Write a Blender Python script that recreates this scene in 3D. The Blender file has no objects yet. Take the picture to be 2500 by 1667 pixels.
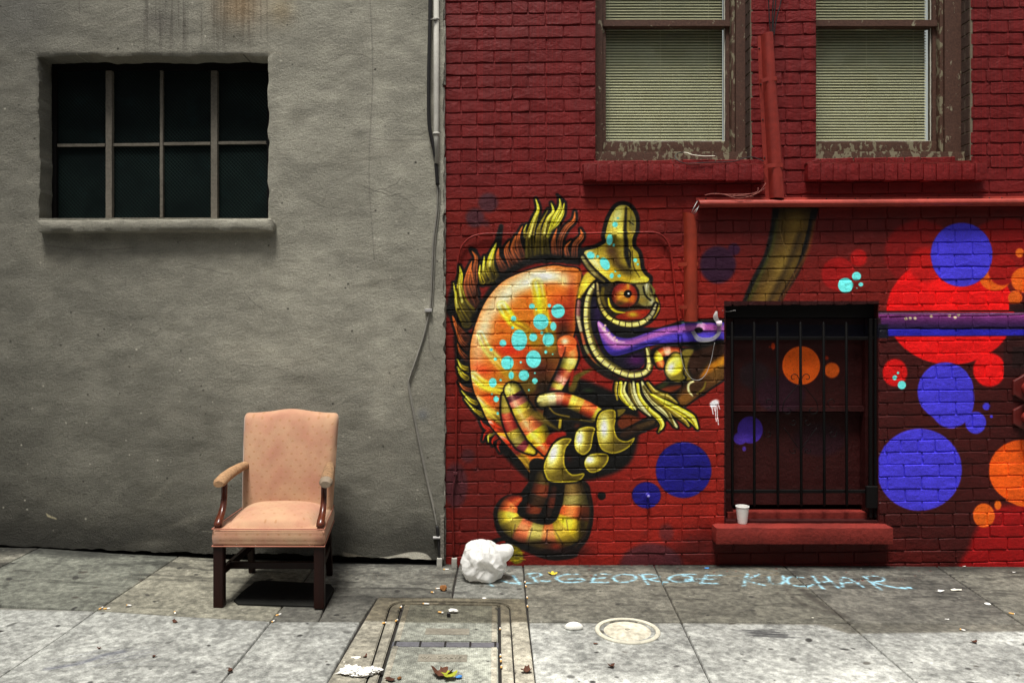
import bpy, bmesh, math, random
import numpy as np
from mathutils import Vector, Matrix, noise

RN = np.random.default_rng(7)
RR = random.Random(11)
SC = bpy.context.scene
COL = SC.collection
PI = math.pi

# ---------------------------------------------------------------- camera (level, on the pavement's far side, lens shifted a little down and right)
CAM_D, CAM_H, FPX = 4.58, 1.43, 1920.0
cam = bpy.data.cameras.new('camera'); cam_o = bpy.data.objects.new('camera', cam); COL.objects.link(cam_o)
cam.sensor_width = 36; cam.lens = FPX/2500*36; cam.shift_x = 42/2500; cam.shift_y = -53.5/2500
cam.clip_start = .05; cam.clip_end = 500
cam_o.location = (0, -CAM_D, CAM_H); cam_o.rotation_euler = (PI/2, 0, 0)
SC.camera = cam_o

# ---------------------------------------------------------------- sky, soft sun, exposure
SUN_DIR = Vector((.09, .27, -.95)).normalized()          # the way the light travels: almost straight down into the alley
elev = math.asin(-SUN_DIR.z); azim = math.atan2(-SUN_DIR.x, -SUN_DIR.y)
w = bpy.data.worlds.new('World'); SC.world = w; w.use_nodes = True
nt = w.node_tree; nt.nodes.clear()
sky = nt.nodes.new('ShaderNodeTexSky'); sky.sky_type = 'NISHITA'; sky.sun_disc = False
sky.sun_elevation = elev; sky.sun_rotation = azim; sky.dust_density = 4; sky.air_density = 1
hs = nt.nodes.new('ShaderNodeHueSaturation'); hs.inputs['Saturation'].default_value = .22
bg = nt.nodes.new('ShaderNodeBackground'); bg.inputs['Strength'].default_value = .05
wo = nt.nodes.new('ShaderNodeOutputWorld')
nt.links.new(sky.outputs[0], hs.inputs['Color']); nt.links.new(hs.outputs[0], bg.inputs['Color']); nt.links.new(bg.outputs[0], wo.inputs[0])
sun = bpy.data.lights.new('sun', 'SUN'); sun.energy = 2.2; sun.angle = math.radians(15); sun.color = (1, .965, .90)
sun_o = bpy.data.objects.new('sun', sun); COL.objects.link(sun_o)
sun_o.rotation_euler = SUN_DIR.to_track_quat('-Z', 'Y').to_euler()
SC.view_settings.view_transform = 'Standard'; SC.view_settings.look = 'None'; SC.view_settings.gamma = 1
SC.view_settings.use_curve_mapping = False; SC.view_settings.exposure = 1.38

# ---------------------------------------------------------------- wall painting (flat print), painted with numpy
MX0, MX1, MY0, MY1 = 1076, 2640, 425, 1400

class Canvas:
    """a small airbrush: polygons, strokes and shaded tubes on an RGB array"""
    def __init__(s, x0, x1, y0, y1, col, res=1.0):
        s.x0, s.y0, s.res = x0, y0, res
        s.w, s.h = int((x1-x0)*res), int((y1-y0)*res)
        s.a = np.empty((s.h, s.w, 3), np.float32); s.a[:] = col
    def win(s, xa, xb, ya, yb):
        i0 = max(0, int((xa-s.x0)*s.res)); i1 = min(s.w, int((xb-s.x0)*s.res)+2)
        j0 = max(0, int((ya-s.y0)*s.res)); j1 = min(s.h, int((yb-s.y0)*s.res)+2)
        if i1 <= i0 or j1 <= j0: return None
        X = (np.arange(i0, i1)+.5)/s.res+s.x0; Y = (np.arange(j0, j1)+.5)/s.res+s.y0
        gx, gy = np.meshgrid(X, Y)
        return (slice(j0, j1), slice(i0, i1)), gx.astype(np.float32), gy.astype(np.float32)
    def mix(s, sl, m, col):
        a = s.a[sl]; c = np.asarray(col, np.float32)
        s.a[sl] = a*(1-m[..., None])+c*m[..., None]
    @staticmethod
    def near(gx, gy, P):
        """distance to a polyline, running parameter and signed side offset"""
        P = np.asarray(P, np.float32)
        best = np.full(gx.shape, 1e9, np.float32); par = np.zeros_like(best); off = np.zeros_like(best)
        n = len(P)-1
        for i in range(n):
            ax, ay = P[i]; bx, by = P[i+1]
            dx, dy = bx-ax, by-ay; L = dx*dx+dy*dy+1e-9
            t = np.clip(((gx-ax)*dx+(gy-ay)*dy)/L, 0, 1)
            ex, ey = gx-(ax+t*dx), gy-(ay+t*dy)
            d = np.sqrt(ex*ex+ey*ey); k = d < best
            best = np.where(k, d, best); par = np.where(k, (i+t)/n, par)
            off = np.where(k, np.sign(ex*-dy+ey*dx)*d, off)
        return best, par, off
    def poly(s, P, col, soft=1.0, alpha=1.0, smooth=True, grow=0.0):
        P = curve(P, True) if smooth else np.asarray(P, float)
        m0 = soft+grow+2
        w = s.win(P[:, 0].min()-m0, P[:, 0].max()+m0, P[:, 1].min()-m0, P[:, 1].max()+m0)
        if w is None: return None
        sl, gx, gy = w
        ins = np.zeros(gx.shape, bool); Q = np.vstack([P, P[:1]])
        for i in range(len(P)):
            x1, y1 = Q[i]; x2, y2 = Q[i+1]
            if y1 == y2: continue
            c = ((gy >= min(y1, y2)) & (gy < max(y1, y2)))
            ins ^= c & (gx < x1+(gy-y1)*(x2-x1)/(y2-y1))
        d = s.near(gx, gy, Q)[0]
        sd = np.where(ins, d, -d)+grow
        m = np.clip(.5+sd/(2*max(soft, .5)), 0, 1); m = m*m*(3-2*m)*alpha
        if col is not None: s.mix(sl, m, col)
        return sl, gx, gy, m
    def stroke(s, P, W, col, soft=1.0, alpha=1.0, smooth=True, clip=None):
        P = curve(P, False) if smooth and len(P) > 2 else np.asarray(P, float)
        W = np.atleast_1d(np.asarray(W, float)); wm = W.max()+soft+2
        w = s.win(P[:, 0].min()-wm, P[:, 0].max()+wm, P[:, 1].min()-wm, P[:, 1].max()+wm)
        if w is None: return
        sl, gx, gy = w
        d, t, o = s.near(gx, gy, P)
        hw = np.interp(t, np.linspace(0, 1, len(W)), W)/2
        m = np.clip(.5+(hw-d)/(2*max(soft, .4)), 0, 1)*alpha
        s.mix(sl, m, col)
    def gstroke(s, P, W, cols, soft=1.2, alpha=1.0):
        """a stroke whose colour runs along it, with bristle streaks"""
        P = curve(P, False) if len(P) > 2 else np.asarray(P, float)
        W = np.atleast_1d(np.asarray(W, float)); wm = W.max()+4
        w = s.win(P[:, 0].min()-wm, P[:, 0].max()+wm, P[:, 1].min()-wm, P[:, 1].max()+wm)
        if w is None: return
        sl, gx, gy = w; d, t, o = s.near(gx, gy, P)
        hw = np.interp(t, np.linspace(0, 1, len(W)), W)/2; m = np.clip(.5+(hw-d)/(2*soft), 0, 1)*alpha
        C = np.asarray(cols, np.float32); q = np.linspace(0, 1, len(C)); u = o/np.maximum(hw, .5)
        tt = np.clip(t+.10*np.sin(u*7+P[0, 0]), 0, 1)
        col = np.stack([np.interp(tt, q, C[:, k]) for k in range(3)], -1)*(1+.16*np.sin(u*5+P[0, 1])[..., None]*(1-t[..., None]))
        s.a[sl] = s.a[sl]*(1-m[..., None])+np.clip(col, 0, 1)*m[..., None]
    def tube(s, P, W, bands, hi=-.25, hw=.5, dark=.35, edge=1.5, line=4, linecol=(.055, .045, .04), gain=.55, blend=.12, open_end=False):
        """banded, airbrushed tube: bands = colours along it, hi = where across it the painted highlight sits (-1..1)"""
        if line: s.stroke(P, np.asarray(W, float)+2*line, linecol, soft=1.6)
        P = curve(P, False) if len(P) > 2 else np.asarray(P, float)
        W = np.atleast_1d(np.asarray(W, float)); wm = W.max()+4
        w = s.win(P[:, 0].min()-wm, P[:, 0].max()+wm, P[:, 1].min()-wm, P[:, 1].max()+wm)
        if w is None: return
        sl, gx, gy = w
        d, t, o = s.near(gx, gy, P)
        h = np.interp(t, np.linspace(0, 1, len(W)), W)/2
        m = np.clip(.5+(h-d)/(2*edge), 0, 1)
        u = np.clip(o/np.maximum(h, 1e-3), -1, 1)
        n = len(bands); tt = np.clip(t+.05*u*u/n, 0, 1)*n
        base = np.zeros(gx.shape+(3,), np.float32)
        k = np.clip(np.floor(tt), 0, n-1).astype(int); f = tt-k
        C = np.asarray(bands, np.float32)
        nx = np.clip(k+1, 0, n-1); mixf = np.clip((f-(1-blend))/(blend), 0, 1)[..., None]
        base = C[k]*(1-mixf)+C[nx]*mixf
        g = np.exp(-((u-hi)/hw)**2)[..., None]
        sh = (1-(1-dark)*np.clip(np.abs(u-hi)-.3, 0, 1.3)**1.3)[..., None]
        c = np.clip(base*sh, 0, 1); c = c+(1-c)*g*gain*np.array([1, .86, .46], np.float32)*np.clip(base.max(-1, keepdims=True)*1.2, 0, 1)
        s.a[sl] = s.a[sl]*(1-m[..., None])+np.clip(c, 0, 1)*m[..., None]
    def dot(s, cx, cy, rx, ry=None, col=(0, 0, 0), soft=1.5, alpha=1.0, rot=0):
        ry = ry or rx; R = max(rx, ry)+soft+2
        w = s.win(cx-R, cx+R, cy-R, cy+R)
        if w is None: return
        sl, gx, gy = w; c, q = math.cos(rot), math.sin(rot)
        u = (gx-cx)*c+(gy-cy)*q; v = -(gx-cx)*q+(gy-cy)*c
        r = np.sqrt((u/rx)**2+(v/ry)**2); sd = (1-r)*min(rx, ry)
        m = np.clip(.5+sd/(2*max(soft, .4)), 0, 1); m = m*m*(3-2*m)*alpha
        s.mix(sl, m, col)
    def glow(s, cx, cy, rx, ry, col, alpha=1.0, rot=0, mask=None):
        R = max(rx, ry)*2.2
        w = s.win(cx-R, cx+R, cy-R, cy+R)
        if w is None: return
        sl, gx, gy = w; c, q = math.cos(rot), math.sin(rot)
        u = (gx-cx)*c+(gy-cy)*q; v = -(gx-cx)*q+(gy-cy)*c
        m = np.exp(-((u/rx)**2+(v/ry)**2)*1.2)*alpha
        if mask is not None: m = m*mask[sl]
        s.mix(sl, m.astype(np.float32), col)

def curve(P, closed, k=6):
    """Catmull-Rom through the points"""
    P = np.asarray(P, float); n = len(P)
    if n < 3: return P
    out = []
    idx = range(n) if closed else range(n-1)
    for i in idx:
        if closed: a, b, c, d = P[(i-1) % n], P[i], P[(i+1) % n], P[(i+2) % n]
        else: a, b, c, d = P[max(i-1, 0)], P[i], P[i+1], P[min(i+2, n-1)]
        for j in range(k):
            t = j/k
            out.append(.5*((2*b)+(c-a)*t+(2*a-5*b+4*c-d)*t*t+(3*b-a-3*c+d)*t**3))
    if not closed: out.append(P[-1])
    return np.array(out)

def frm(ox, oy, sc):
    return lambda *q: [(ox+q[i]/sc, oy+q[i+1]/sc) for i in range(0, len(q), 2)]
fA, fB, fC, fD, fE = frm(1050, 450, 3.92), frm(1350, 450, 3.92), frm(1050, 800, 3.92), frm(1350, 800, 3.92), frm(1100, 1050, 3.92)
fG, fI, fH, fJ = frm(1700, 450, 2.851), frm(1700, 900, 2.851), frm(2200, 550, 3.484), frm(1640, 700, 5.227)
fW = frm(1740, 720, 5.345)
K_ = (.055, .048, .042); YL = (.93, .86, .16); YD = (.66, .58, .14); OL = (.44, .38, .10); CR = (.97, .95, .62)
OR = (.86, .47, .13); RD = (.74, .17, .07); PE = (.95, .70, .47); BR = (.42, .20, .10); DB = (.20, .11, .06); CY = (.44, .90, .88)
PU = (.36, .14, .42); VI = (.30, .24, .74); PK = (.78, .46, .80); BL = (.29, .25, .80)

def paint_mural():
    c = Canvas(MX0, MX1, MY0, MY1, (.455, .095, .095))
    # ground coats of red; tones darker below the duct, below the sill and at right
    gy = np.linspace(MY0, MY1, c.h)[:, None, None]; gx = np.linspace(MX0, MX1, c.w)[None, :, None]
    t = np.clip((gy-455)/60, 0, 1)
    c.a[:] = c.a*(1-t)+np.array((.47, .105, .07))*t
    c.poly([(1400, 560), (1680, 520), (1780, 700), (1790, 1000), (1790, 1320), (1500, 1400), (1380, 1300), (1400, 1000)], (.56, .125, .075), 90)
    c.poly([(1090, 1040), (1250, 1100), (1300, 1400), (1076, 1400), (1076, 1100)], (.42, .09, .06), 60)
    c.poly([(2140, 820), (2300, 780), (2640, 760), (2640, 1400), (2150, 1400), (2130, 1100)], (.29, .055, .045), 30)
    c.poly([(1780, 1290), (2160, 1300), (2300, 1400), (1700, 1400), (1640, 1340)], (.36, .07, .05), 40)
    c.poly([(1700, 520), (2640, 500), (2640, 600), (1700, 620)], (.36, .07, .06), 60, .8)
    # old spray ghosts
    for x, y, rx, ry, a in [(1192, 495, 24, 24, .8), (1160, 532, 23, 24, .8), (1187, 545, 9, 9, .6), (1142, 1112, 17, 17, .6), (1112, 1185, 30, 55, .7), (1163, 1146, 8, 5, .5),
                            (1590, 1385, 78, 60, .7), (1627, 1300, 18, 22, .5), (1578, 1300, 10, 6, .2)]:
        c.dot(x, y, rx, ry, (.30, .17, .22), 6, a)
    # ---------- black under-painting of the beast
    for P, w in [(fA(240, 1200, 300, 1000, 420, 860, 600, 740, 800, 660, 1100, 640, 1380, 660), 46), (fC(300, 100, 330, 400, 400, 620, 520, 850, 640, 1040, 820, 1240, 1000, 1420), 36)]:
        c.stroke(P, w, K_, 5)
    c.poly(fC(900, 560, 1180, 560, 1400, 480, 1900, 700, 2000, 900, 1900, 1300, 1500, 1460, 1050, 1480, 960, 1300, 800, 1100, 850, 800), K_, 8)
    c.poly(fD(380, 560, 430, 620, 430, 760, 300, 780, 100, 640, 200, 590), K_, 4)
    c.dot(1350+340/3.92, 800+600/3.92, 12, 5, (.16, .24, .10), 5, .8)
    # ---------- mane: each lock a black stroke below its colour
    Y, O, B = (.93, .88, .20), (.83, .45, .20), (.50, .27, .17)
    locks = [
     (fA(880, 690, 845, 580, 850, 490, 885, 400), (95, 60, 30, 6), B, O), (fA(960, 690, 955, 500, 1000, 340, 1035, 240, 1012, 140), (110, 80, 50, 30, 4), OL, Y),
     (fA(1035, 690, 1040, 480, 1050, 400, 1130, 240), (90, 60, 30, 4), OL, YD), (fA(1105, 690, 1095, 480, 1130, 340, 1180, 260, 1160, 180), (95, 70, 50, 30, 5), OL, Y),
     (fA(1130, 500, 1190, 330, 1245, 220, 1240, 135), (30, 46, 36, 5), Y, Y), (fA(1150, 455, 1215, 370, 1265, 280, 1285, 180), (12, 44, 36, 5), Y, Y),
     (fA(912, 500, 905, 440, 925, 385), (34, 22, 4), YD, Y), (fA(1195, 700, 1180, 560, 1215, 420), (60, 46, 5), B, O),
     (fA(1240, 700, 1245, 540, 1300, 420, 1375, 345, 1385, 262), (60, 54, 48, 34, 6), B, O), (fA(1320, 710, 1300, 610, 1350, 540), (60, 38, 4), B, O),
     (fA(1380, 690, 1390, 580, 1450, 500, 1440, 430), (64, 60, 42, 5), B, O), (fA(790, 770, 730, 640, 760, 545), (90, 50, 8), B, O), (fA(850, 740, 790, 620, 820, 500), (80, 50, 16), B, O),
     (fA(700, 800, 650, 700, 655, 610), (90, 46, 8), B, O), (fA(610, 890, 575, 780, 590, 680, 635, 560), (120, 84, 56, 4), OL, Y), (fA(550, 915, 515, 820, 520, 690), (80, 44, 4), OL, Y),
     (fA(500, 935, 475, 850, 480, 770), (56, 30, 4), YD, Y), (fA(430, 940, 430, 800, 440, 700, 400, 640), (60, 50, 36, 6), B, O), (fA(420, 1140, 360, 980, 370, 850, 400, 735), (120, 84, 50, 6), B, O),
     (fA(440, 1050, 410, 900, 390, 800), (50, 30, 4), B, O), (fA(400, 1260, 310, 1120, 285, 980, 295, 870, 283, 780), (150, 96, 56, 40, 4), OL, Y), (fA(345, 1330, 270, 1180, 245, 1050, 225, 945), (100, 60, 26, 4), OL, Y),
     (fA(340, 1480, 260, 1370, 215, 1260), (100, 50, 8), BR, O), (fC(350, 190, 290, 120, 255, 30), (60, 40, 6), BR, O), (fC(350, 300, 290, 230, 262, 150), (60, 36, 6), BR, O),
     (fC(370, 400, 300, 370, 262, 300), (56, 34, 6), YD, Y), (fC(350, 480, 300, 440, 262, 370), (56, 44, 6), YD, Y), (fC(410, 600, 330, 580, 275, 520), (50, 36, 6), BR, O),
     (fC(440, 720, 380, 690, 300, 600), (50, 36, 5), YD, Y), (fC(500, 830, 420, 780, 330, 680), (56, 26, 4), YD, Y), (fC(580, 980, 520, 940, 480, 880), (50, 36, 5), RD, RD),
     (fC(600, 1010, 560, 1040, 560, 1095), (40, 26, 5), YD, Y), (fC(580, 990, 530, 1010, 505, 1080), (46, 26, 5), RD, RD), (fC(640, 1040, 600, 1080, 598, 1120), (46, 26, 5), RD, RD), (fC(660, 1090, 650, 1140, 670, 1190), (40, 18, 4), RD, RD)]
    for P, w, c0, c1 in locks: c.stroke(P, np.array(w)/3.92+11, K_, 2.2)
    c.stroke(fA(640, 600, 665, 480, 680, 400), (20, 14, 10), K_, 2); c.stroke(fA(1280, 300, 1290, 180, 1215, 100), (10, 8, 7), K_, 2)
    c.stroke(fA(440, 700, 430, 640, 390, 620), (10, 12, 12), K_, 2)
    for P, w, c0, c1 in locks:
        w = np.array(w)/3.92; Q = np.array(P)
        dk = tuple(np.array(c0)*.55); c.gstroke(P, w, [dk, c0, tuple((np.array(c0)+np.array(c1))/2), c1, c1], 1.2)
        c.stroke([tuple(q+(w.max()*.16, 0)) for q in Q], 1.3, K_, .8, .65)
        if c1 == Y: c.stroke([tuple(q-(1.5, 0)) for q in Q[1:]], w[1:]*.28, (.99, .97, .55), 1.2, .7)
    c.stroke(fA(420, 1300, 560, 1060, 700, 890, 900, 760, 1120, 705, 1420, 740), 16, K_, 4)
    # ---------- body
    body = [(1417, 664), (1380, 652), (1343, 649), (1279, 664), (1229, 687), (1195, 723), (1172, 764), (1157, 807), (1148, 851), (1149, 902), (1157, 953), (1172, 984), (1193, 1030), (1214, 1058),
            (1240, 1088), (1270, 1122), (1303, 1158), (1330, 1110), (1320, 1040), (1338, 966), (1360, 902), (1400, 820), (1412, 740)]
    c.poly(body, K_, 1.5, grow=4)
    r = c.poly(body, OR, 1.5)
    mask = np.zeros((c.h, c.w), np.float32); mask[r[0]] = r[3]
    keep = c.a.copy()
    for x, y, rx, ry, col, a, ro in [
        (1175, 850, 34, 120, (.93, .58, .28), .9, .05), (1220, 720, 60, 34, (.97, .70, .46), .9, -.75), (1182, 800, 22, 66, (1, .84, .68), .95, .3), (1165, 880, 14, 70, (.95, .66, .45), .8, 0),
        (1330, 674, 62, 19, (1, .98, .90), 1, .05), (1285, 692, 52, 20, (1, .95, .84), 1, -.3), (1232, 730, 46, 20, (1, .93, .82), .95, -.85), (1380, 690, 20, 14, (.99, .9, .66), .9, .3),
        (1350, 710, 50, 16, (.88, .50, .14), .9, 0), (1372, 770, 32, 46, RD, .95, 0), (1250, 852, 40, 22, (.85, .17, .06), .95, 0), (1290, 880, 28, 26, (.80, .20, .06), .9, 0),
        (1185, 905, 36, 18, (.86, .26, .10), .8, .3), (1200, 970, 26, 20, (.88, .30, .10), .9, .4), (1340, 860, 34, 40, (.48, .36, .08), .95, 0), (1320, 900, 46, 34, (.34, .14, .07), .95, 0),
        (1330, 945, 52, 34, (.20, .13, .05), 1, 0), (1265, 800, 44, 60, (.80, .52, .10), .75, 0), (1250, 856, 34, 15, (.84, .20, .06), .8, 0), (1230, 930, 44, 40, (.70, .50, .10), .7, 0), (1375, 830, 24, 60, (.16, .09, .05), .9, 0), (1290, 1010, 60, 70, (.12, .07, .04), .95, .3), (1240, 1000, 30, 30, (.40, .30, .10), .7, .4),
        (1395, 730, 12, 60, (.62, .16, .06), .6, 0), (1318, 725, 16, 20, (.95, .82, .10), .6, 0), (1240, 790, 30, 24, (.88, .42, .12), .8, 0)]:
        c.glow(x, y, rx, ry, col, a, ro, mask)
    st = c.a.copy()
    for P, w, a, b in [(fA(1020, 950, 1045, 1080, 1070, 1250, 1130, 1400, 1160, 1560), (28, 30, 34, 32, 26), (.97, .85, .16), (.60, .46, .07)),
                       (fA(690, 1160, 740, 1240, 800, 1320, 900, 1380, 1000, 1500), (26, 30, 26, 24, 30), (.97, .83, .16), (.68, .52, .08)),
                       (fC(480, 60, 530, 180, 620, 290, 720, 400, 800, 480), (20, 24, 26, 24, 26), (.95, .80, .40), (.70, .54, .10)),
                       (fC(410, 460, 500, 540, 640, 590, 760, 600, 950, 560), (24, 26, 22, 24, 34), (.94, .84, .22), (.42, .34, .07)),
                       (fC(450, 690, 540, 790, 640, 860, 700, 930), (20, 26, 26, 20), (.92, .82, .30), (.46, .38, .12)),
                       (fC(620, 990, 700, 1040, 760, 1080), (26, 22, 18), (.90, .76, .14), (.6, .45, .10)), (fC(800, 1200, 900, 1270, 1000, 1400), (22, 24, 10), (.66, .54, .14), (.5, .4, .1)),
                       (fC(570, 920, 640, 960, 700, 980), (20, 20, 14), (.82, .22, .08), (.5, .12, .06)), (fC(680, 1070, 760, 1130, 830, 1180), (20, 20, 20), (.80, .22, .10), (.5, .1, .1))]:
        c.gstroke(P, w, [tuple((np.array(a)+1)/2), a, a, b, b], 4, .92)
    m3 = mask[..., None]; c.a = st*(1-m3)+c.a*m3
    c.stroke([(1417, 664), (1412, 700), (1408, 740), (1402, 790)], (10, 6, 8, 8), (.70, .38, .10), 2, .8)
    for x, y, rx in [(1225, 1213, 65), (1060, 1315, 73), (975, 1168, 27), (1142, 1160, 17), (1015, 1195, 10), (800, 1283, 25), (790, 1372, 13), (987, 1462, 38), (1070, 1422, 15), (697, 1520, 33)]:
        (px, py), = fA(x, y); c.dot(px, py, rx/3.92, rx/3.92*1.04, CY, 1.3)
    for x, y, rx, ry in [(853, 118, 75, 100), (1132, 113, 56, 66), (1180, -14, 29, 42), (585, 210, 15, 15), (625, 300, 16, 16), (740, 335, 60, 66), (990, 300, 72, 84), (868, 330, 11, 11), (1107, 232, 14, 16),
                         (1173, 253, 8, 8), (898, 455, 50, 52), (777, 455, 26, 37), (1003, 433, 9, 9), (1003, 508, 27, 28), (675, 500, 12, 12), (600, 525, 37, 45), (945, 595, 8, 10), (592, 635, 10, 10), (632, 682, 26, 28), (647, 818, 12, 14)]:
        (px, py), = fC(x, y); c.dot(px, py, rx/3.92, ry/3.92, CY, 1.3)
    # ---------- throat, mouth
    c.poly(fB(300, 870, 400, 900, 330, 1000, 300, 1150, 290, 1350, 330, 1560) + fD(430, 330, 560, 440, 640, 480, 560, 500, 420, 420, 300, 300, 240, 120) + fB(215, 1400, 225, 1150, 250, 980), (.12, .07, .05), 3)
    c.poly(fB(330, 840, 410, 900, 350, 970, 280, 1060, 250, 1130, 235, 1060, 270, 930), (.80, .70, .20), 3)
    c.glow(1430, 695, 10, 18, (.97, .9, .3), .8, .3)
    P = fB(250, 1120, 245, 1270, 280, 1420, 310, 1540) + fD(350, 250, 430, 340, 560, 430)
    c.tube(P, (11, 12, 12, 11, 11, 9, 5), [(.62, .36, .38), (.72, .66, .50), (.60, .22, .14), (.50, .48, .30), (.55, .25, .12), (.38, .34, .14)], hi=.3, hw=.5, gain=.35, line=2)
    mouth = fB(425, 985, 365, 1100, 345, 1260, 385, 1430) + fD(400, 90, 470, 240, 570, 340, 700, 400, 830, 390, 890, 300, 890, 190, 1150, 130, 1180, 40) + fB(1150, 1370, 900, 1370, 700, 1340, 540, 1280, 470, 1180)
    c.poly(mouth, (.075, .055, .14), 2)
    c.glow(*fD(800, 310)[0], 26, 16, (.34, .08, .36), .95); c.glow(*fB(430, 1240)[0], 14, 40, (.20, .10, .30), .8); c.glow(*fB(620, 1400)[0], 34, 10, (.08, .08, .30), .9)
    # purple root and tongue
    c.poly(fB(430, 1300, 560, 1330, 760, 1400, 900, 1400, 1150, 1330, 1250, 1300, 1600, 1290, 1700, 1290, 1700, 1560, 1400, 1560, 1000, 1545, 850, 1590, 700, 1640, 560, 1660, 470, 1560, 420, 1420), K_, 3)
    top = fB(425, 1310, 500, 1350, 600, 1450, 740, 1470, 880, 1425, 1040, 1375, 1200, 1345, 1300, 1320, 1560, 1325, 1680, 1330)
    bot = fB(1680, 1500, 1560, 1500, 1200, 1512, 1000, 1530, 850, 1570, 700, 1620, 580, 1640, 510, 1590, 460, 1480)
    r = c.poly(top+bot, (.27, .19, .62), 2)
    tm = np.zeros((c.h, c.w), np.float32); tm[r[0]] = r[3]
    s0 = c.a.copy()
    c.stroke(fB(430, 1330, 500, 1440, 600, 1530, 740, 1520, 880, 1480, 1040, 1420, 1200, 1385, 1400, 1375, 1680, 1380), (14, 22, 24, 18, 18, 18, 16, 16, 16), (.68, .40, .70), 5)
    c.stroke(fB(440, 1330, 520, 1430, 600, 1500, 680, 1510), (6, 9, 8, 3), (.93, .72, .86), 3)
    c.stroke(fB(800, 1560, 950, 1500, 1200, 1460, 1680, 1450), 12, (.36, .30, .80), 4, .8)
    c.stroke(fB(540, 1630, 700, 1600, 850, 1540, 1000, 1510), 8, (.10, .08, .35), 4, .7)
    m3 = tm[..., None]; c.a = s0*(1-m3)+c.a*m3
    for x, y, rr in [(490, 1380, 4), (540, 1420, 3), (590, 1465, 3), (500, 1350, 3), (610, 1490, 2.5)]: c.dot(*fB(x, y)[0], rr, rr, (.98, .85, .70), 1.2, .8)
    c.dot(1713, 797, 13, 9, (.93, .68, .86), 2); c.dot(1706, 806, 10, 7, K_, 2); c.dot(1733, 798, 14, 8, (.70, .36, .66), 4, .9); c.stroke([(1665, 788), (1690, 786), (1712, 788)], 4, (.35, .55, .50), 2, .8)
    # lips
    lip = fB(415, 945, 350, 1030, 318, 1160, 318, 1330, 350, 1480, 395, 1590) + fD(455, 300, 550, 375, 650, 430, 740, 455, 840, 445, 900, 410, 918, 350, 912, 270, 895, 200)
    lw = (9, 10, 11, 12, 12, 12, 13, 14, 13, 12, 13, 12, 12, 11, 9, 5)
    c.stroke(lip, np.array(lw)*1.9, K_, 2)
    c.tube([(x+5, y-3) for x, y in lip], np.array(lw)*1.15, [(.40, .36, .16)], hi=0, gain=.15, line=0)
    c.tube(lip, np.array(lw)*.95, [(.90, .84, .46)], hi=.1, hw=.6, gain=.5, dark=.6, line=0)
    Q = curve(lip, False, 8); Ls = np.concatenate([[0], np.cumsum(np.hypot(*np.diff(Q, axis=0).T))])
    for q in np.arange(14, Ls[-1]-4, 17.5):
        i = np.searchsorted(Ls, q); i = min(max(i, 1), len(Q)-2); d = Q[i+1]-Q[i-1]; d /= np.hypot(*d)+1e-6; n = np.array((-d[1], d[0]))
        c.stroke([tuple(Q[i]-n*6), tuple(Q[i]+n*6)], 1.9, (.20, .14, .24), .9, .85)
    # face
    crest = fB(505, 455, 540, 330, 600, 228, 665, 200, 735, 222, 788, 310, 792, 425, 762, 520, 765, 600, 812, 655, 832, 730, 842, 805, 880, 868, 918, 900, 905, 935, 840, 950, 740, 945, 620, 925, 560, 938,
               500, 890, 420, 820, 350, 745, 305, 685, 308, 640, 400, 615, 455, 590, 505, 555, 498, 500)
    c.poly(crest, K_, 2.5, grow=9.5)
    face = fB(430, 950, 560, 930, 800, 945, 925, 925, 940, 1010, 985, 1080, 1015, 1150, 1005, 1220, 960, 1290, 880, 1345, 760, 1370, 620, 1350, 520, 1290, 455, 1190, 430, 1060)
    c.poly(face, K_, 2, grow=3.5); c.poly(face, (.20, .16, .08), 2)
    c.poly(fB(800, 925, 915, 915, 925, 1010, 965, 1080, 975, 1140, 900, 1165, 830, 1140, 800, 1050), (.56, .53, .30), 3)
    c.glow(*fB(900, 970)[0], 6, 16, (.86, .86, .74), .9, .1); c.glow(*fB(945, 1120)[0], 6, 9, (.80, .80, .66), .8); c.glow(*fB(850, 1110)[0], 14, 10, (.62, .52, .18), .8)
    c.stroke(fB(865, 980, 885, 1060, 935, 1110), 4, K_, 1.6); c.stroke(fB(935, 960, 965, 1020, 960, 1060), (3, 7, 3), (.45, .42, .16), 1.4); c.stroke(fB(990, 1090, 1005, 1180, 960, 1270), (4, 9, 6), (.78, .68, .20), 1.6)
    c.poly(fB(600, 1265, 720, 1215, 900, 1195, 945, 1215, 900, 1270, 780, 1300, 660, 1300), (.62, .15, .06), 3); c.glow(*fB(765, 1245)[0], 16, 8, (.86, .75, .16), .95); c.glow(*fB(860, 1225)[0], 14, 6, (.75, .20, .06), .9)
    lip2 = fB(425, 945, 432, 1050, 452, 1150, 500, 1240, 570, 1300, 680, 1338, 800, 1338, 890, 1300, 950, 1235, 985, 1150)
    c.stroke(lip2, 15, K_, 1.6); c.tube(lip2, (6, 8, 9, 10, 11, 12, 12, 11, 10, 5), [(.55, .48, .30), (.52, .45, .22), (.90, .82, .30), (.93, .87, .42), (.90, .84, .45), (.62, .60, .44)], hi=0, hw=.6, gain=.45, dark=.6, line=0, blend=.5)
    Q = curve(lip2, False, 8); Ls = np.concatenate([[0], np.cumsum(np.hypot(*np.diff(Q, axis=0).T))])
    for q in np.arange(16, Ls[-1]-6, 17):
        i = np.searchsorted(Ls, q); i = min(max(i, 1), len(Q)-2); d = Q[i+1]-Q[i-1]; d /= np.hypot(*d)+1e-6; n = np.array((-d[1], d[0]))
        c.stroke([tuple(Q[i]-n*6), tuple(Q[i]+n*6)], 2, (.14, .10, .08), .9, .9)
    c.stroke(fB(480, 1000, 470, 1080, 500, 1160), (8, 10, 6), (.42, .36, .10), 2)
    (ex, ey), = fB(685, 1062)
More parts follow.
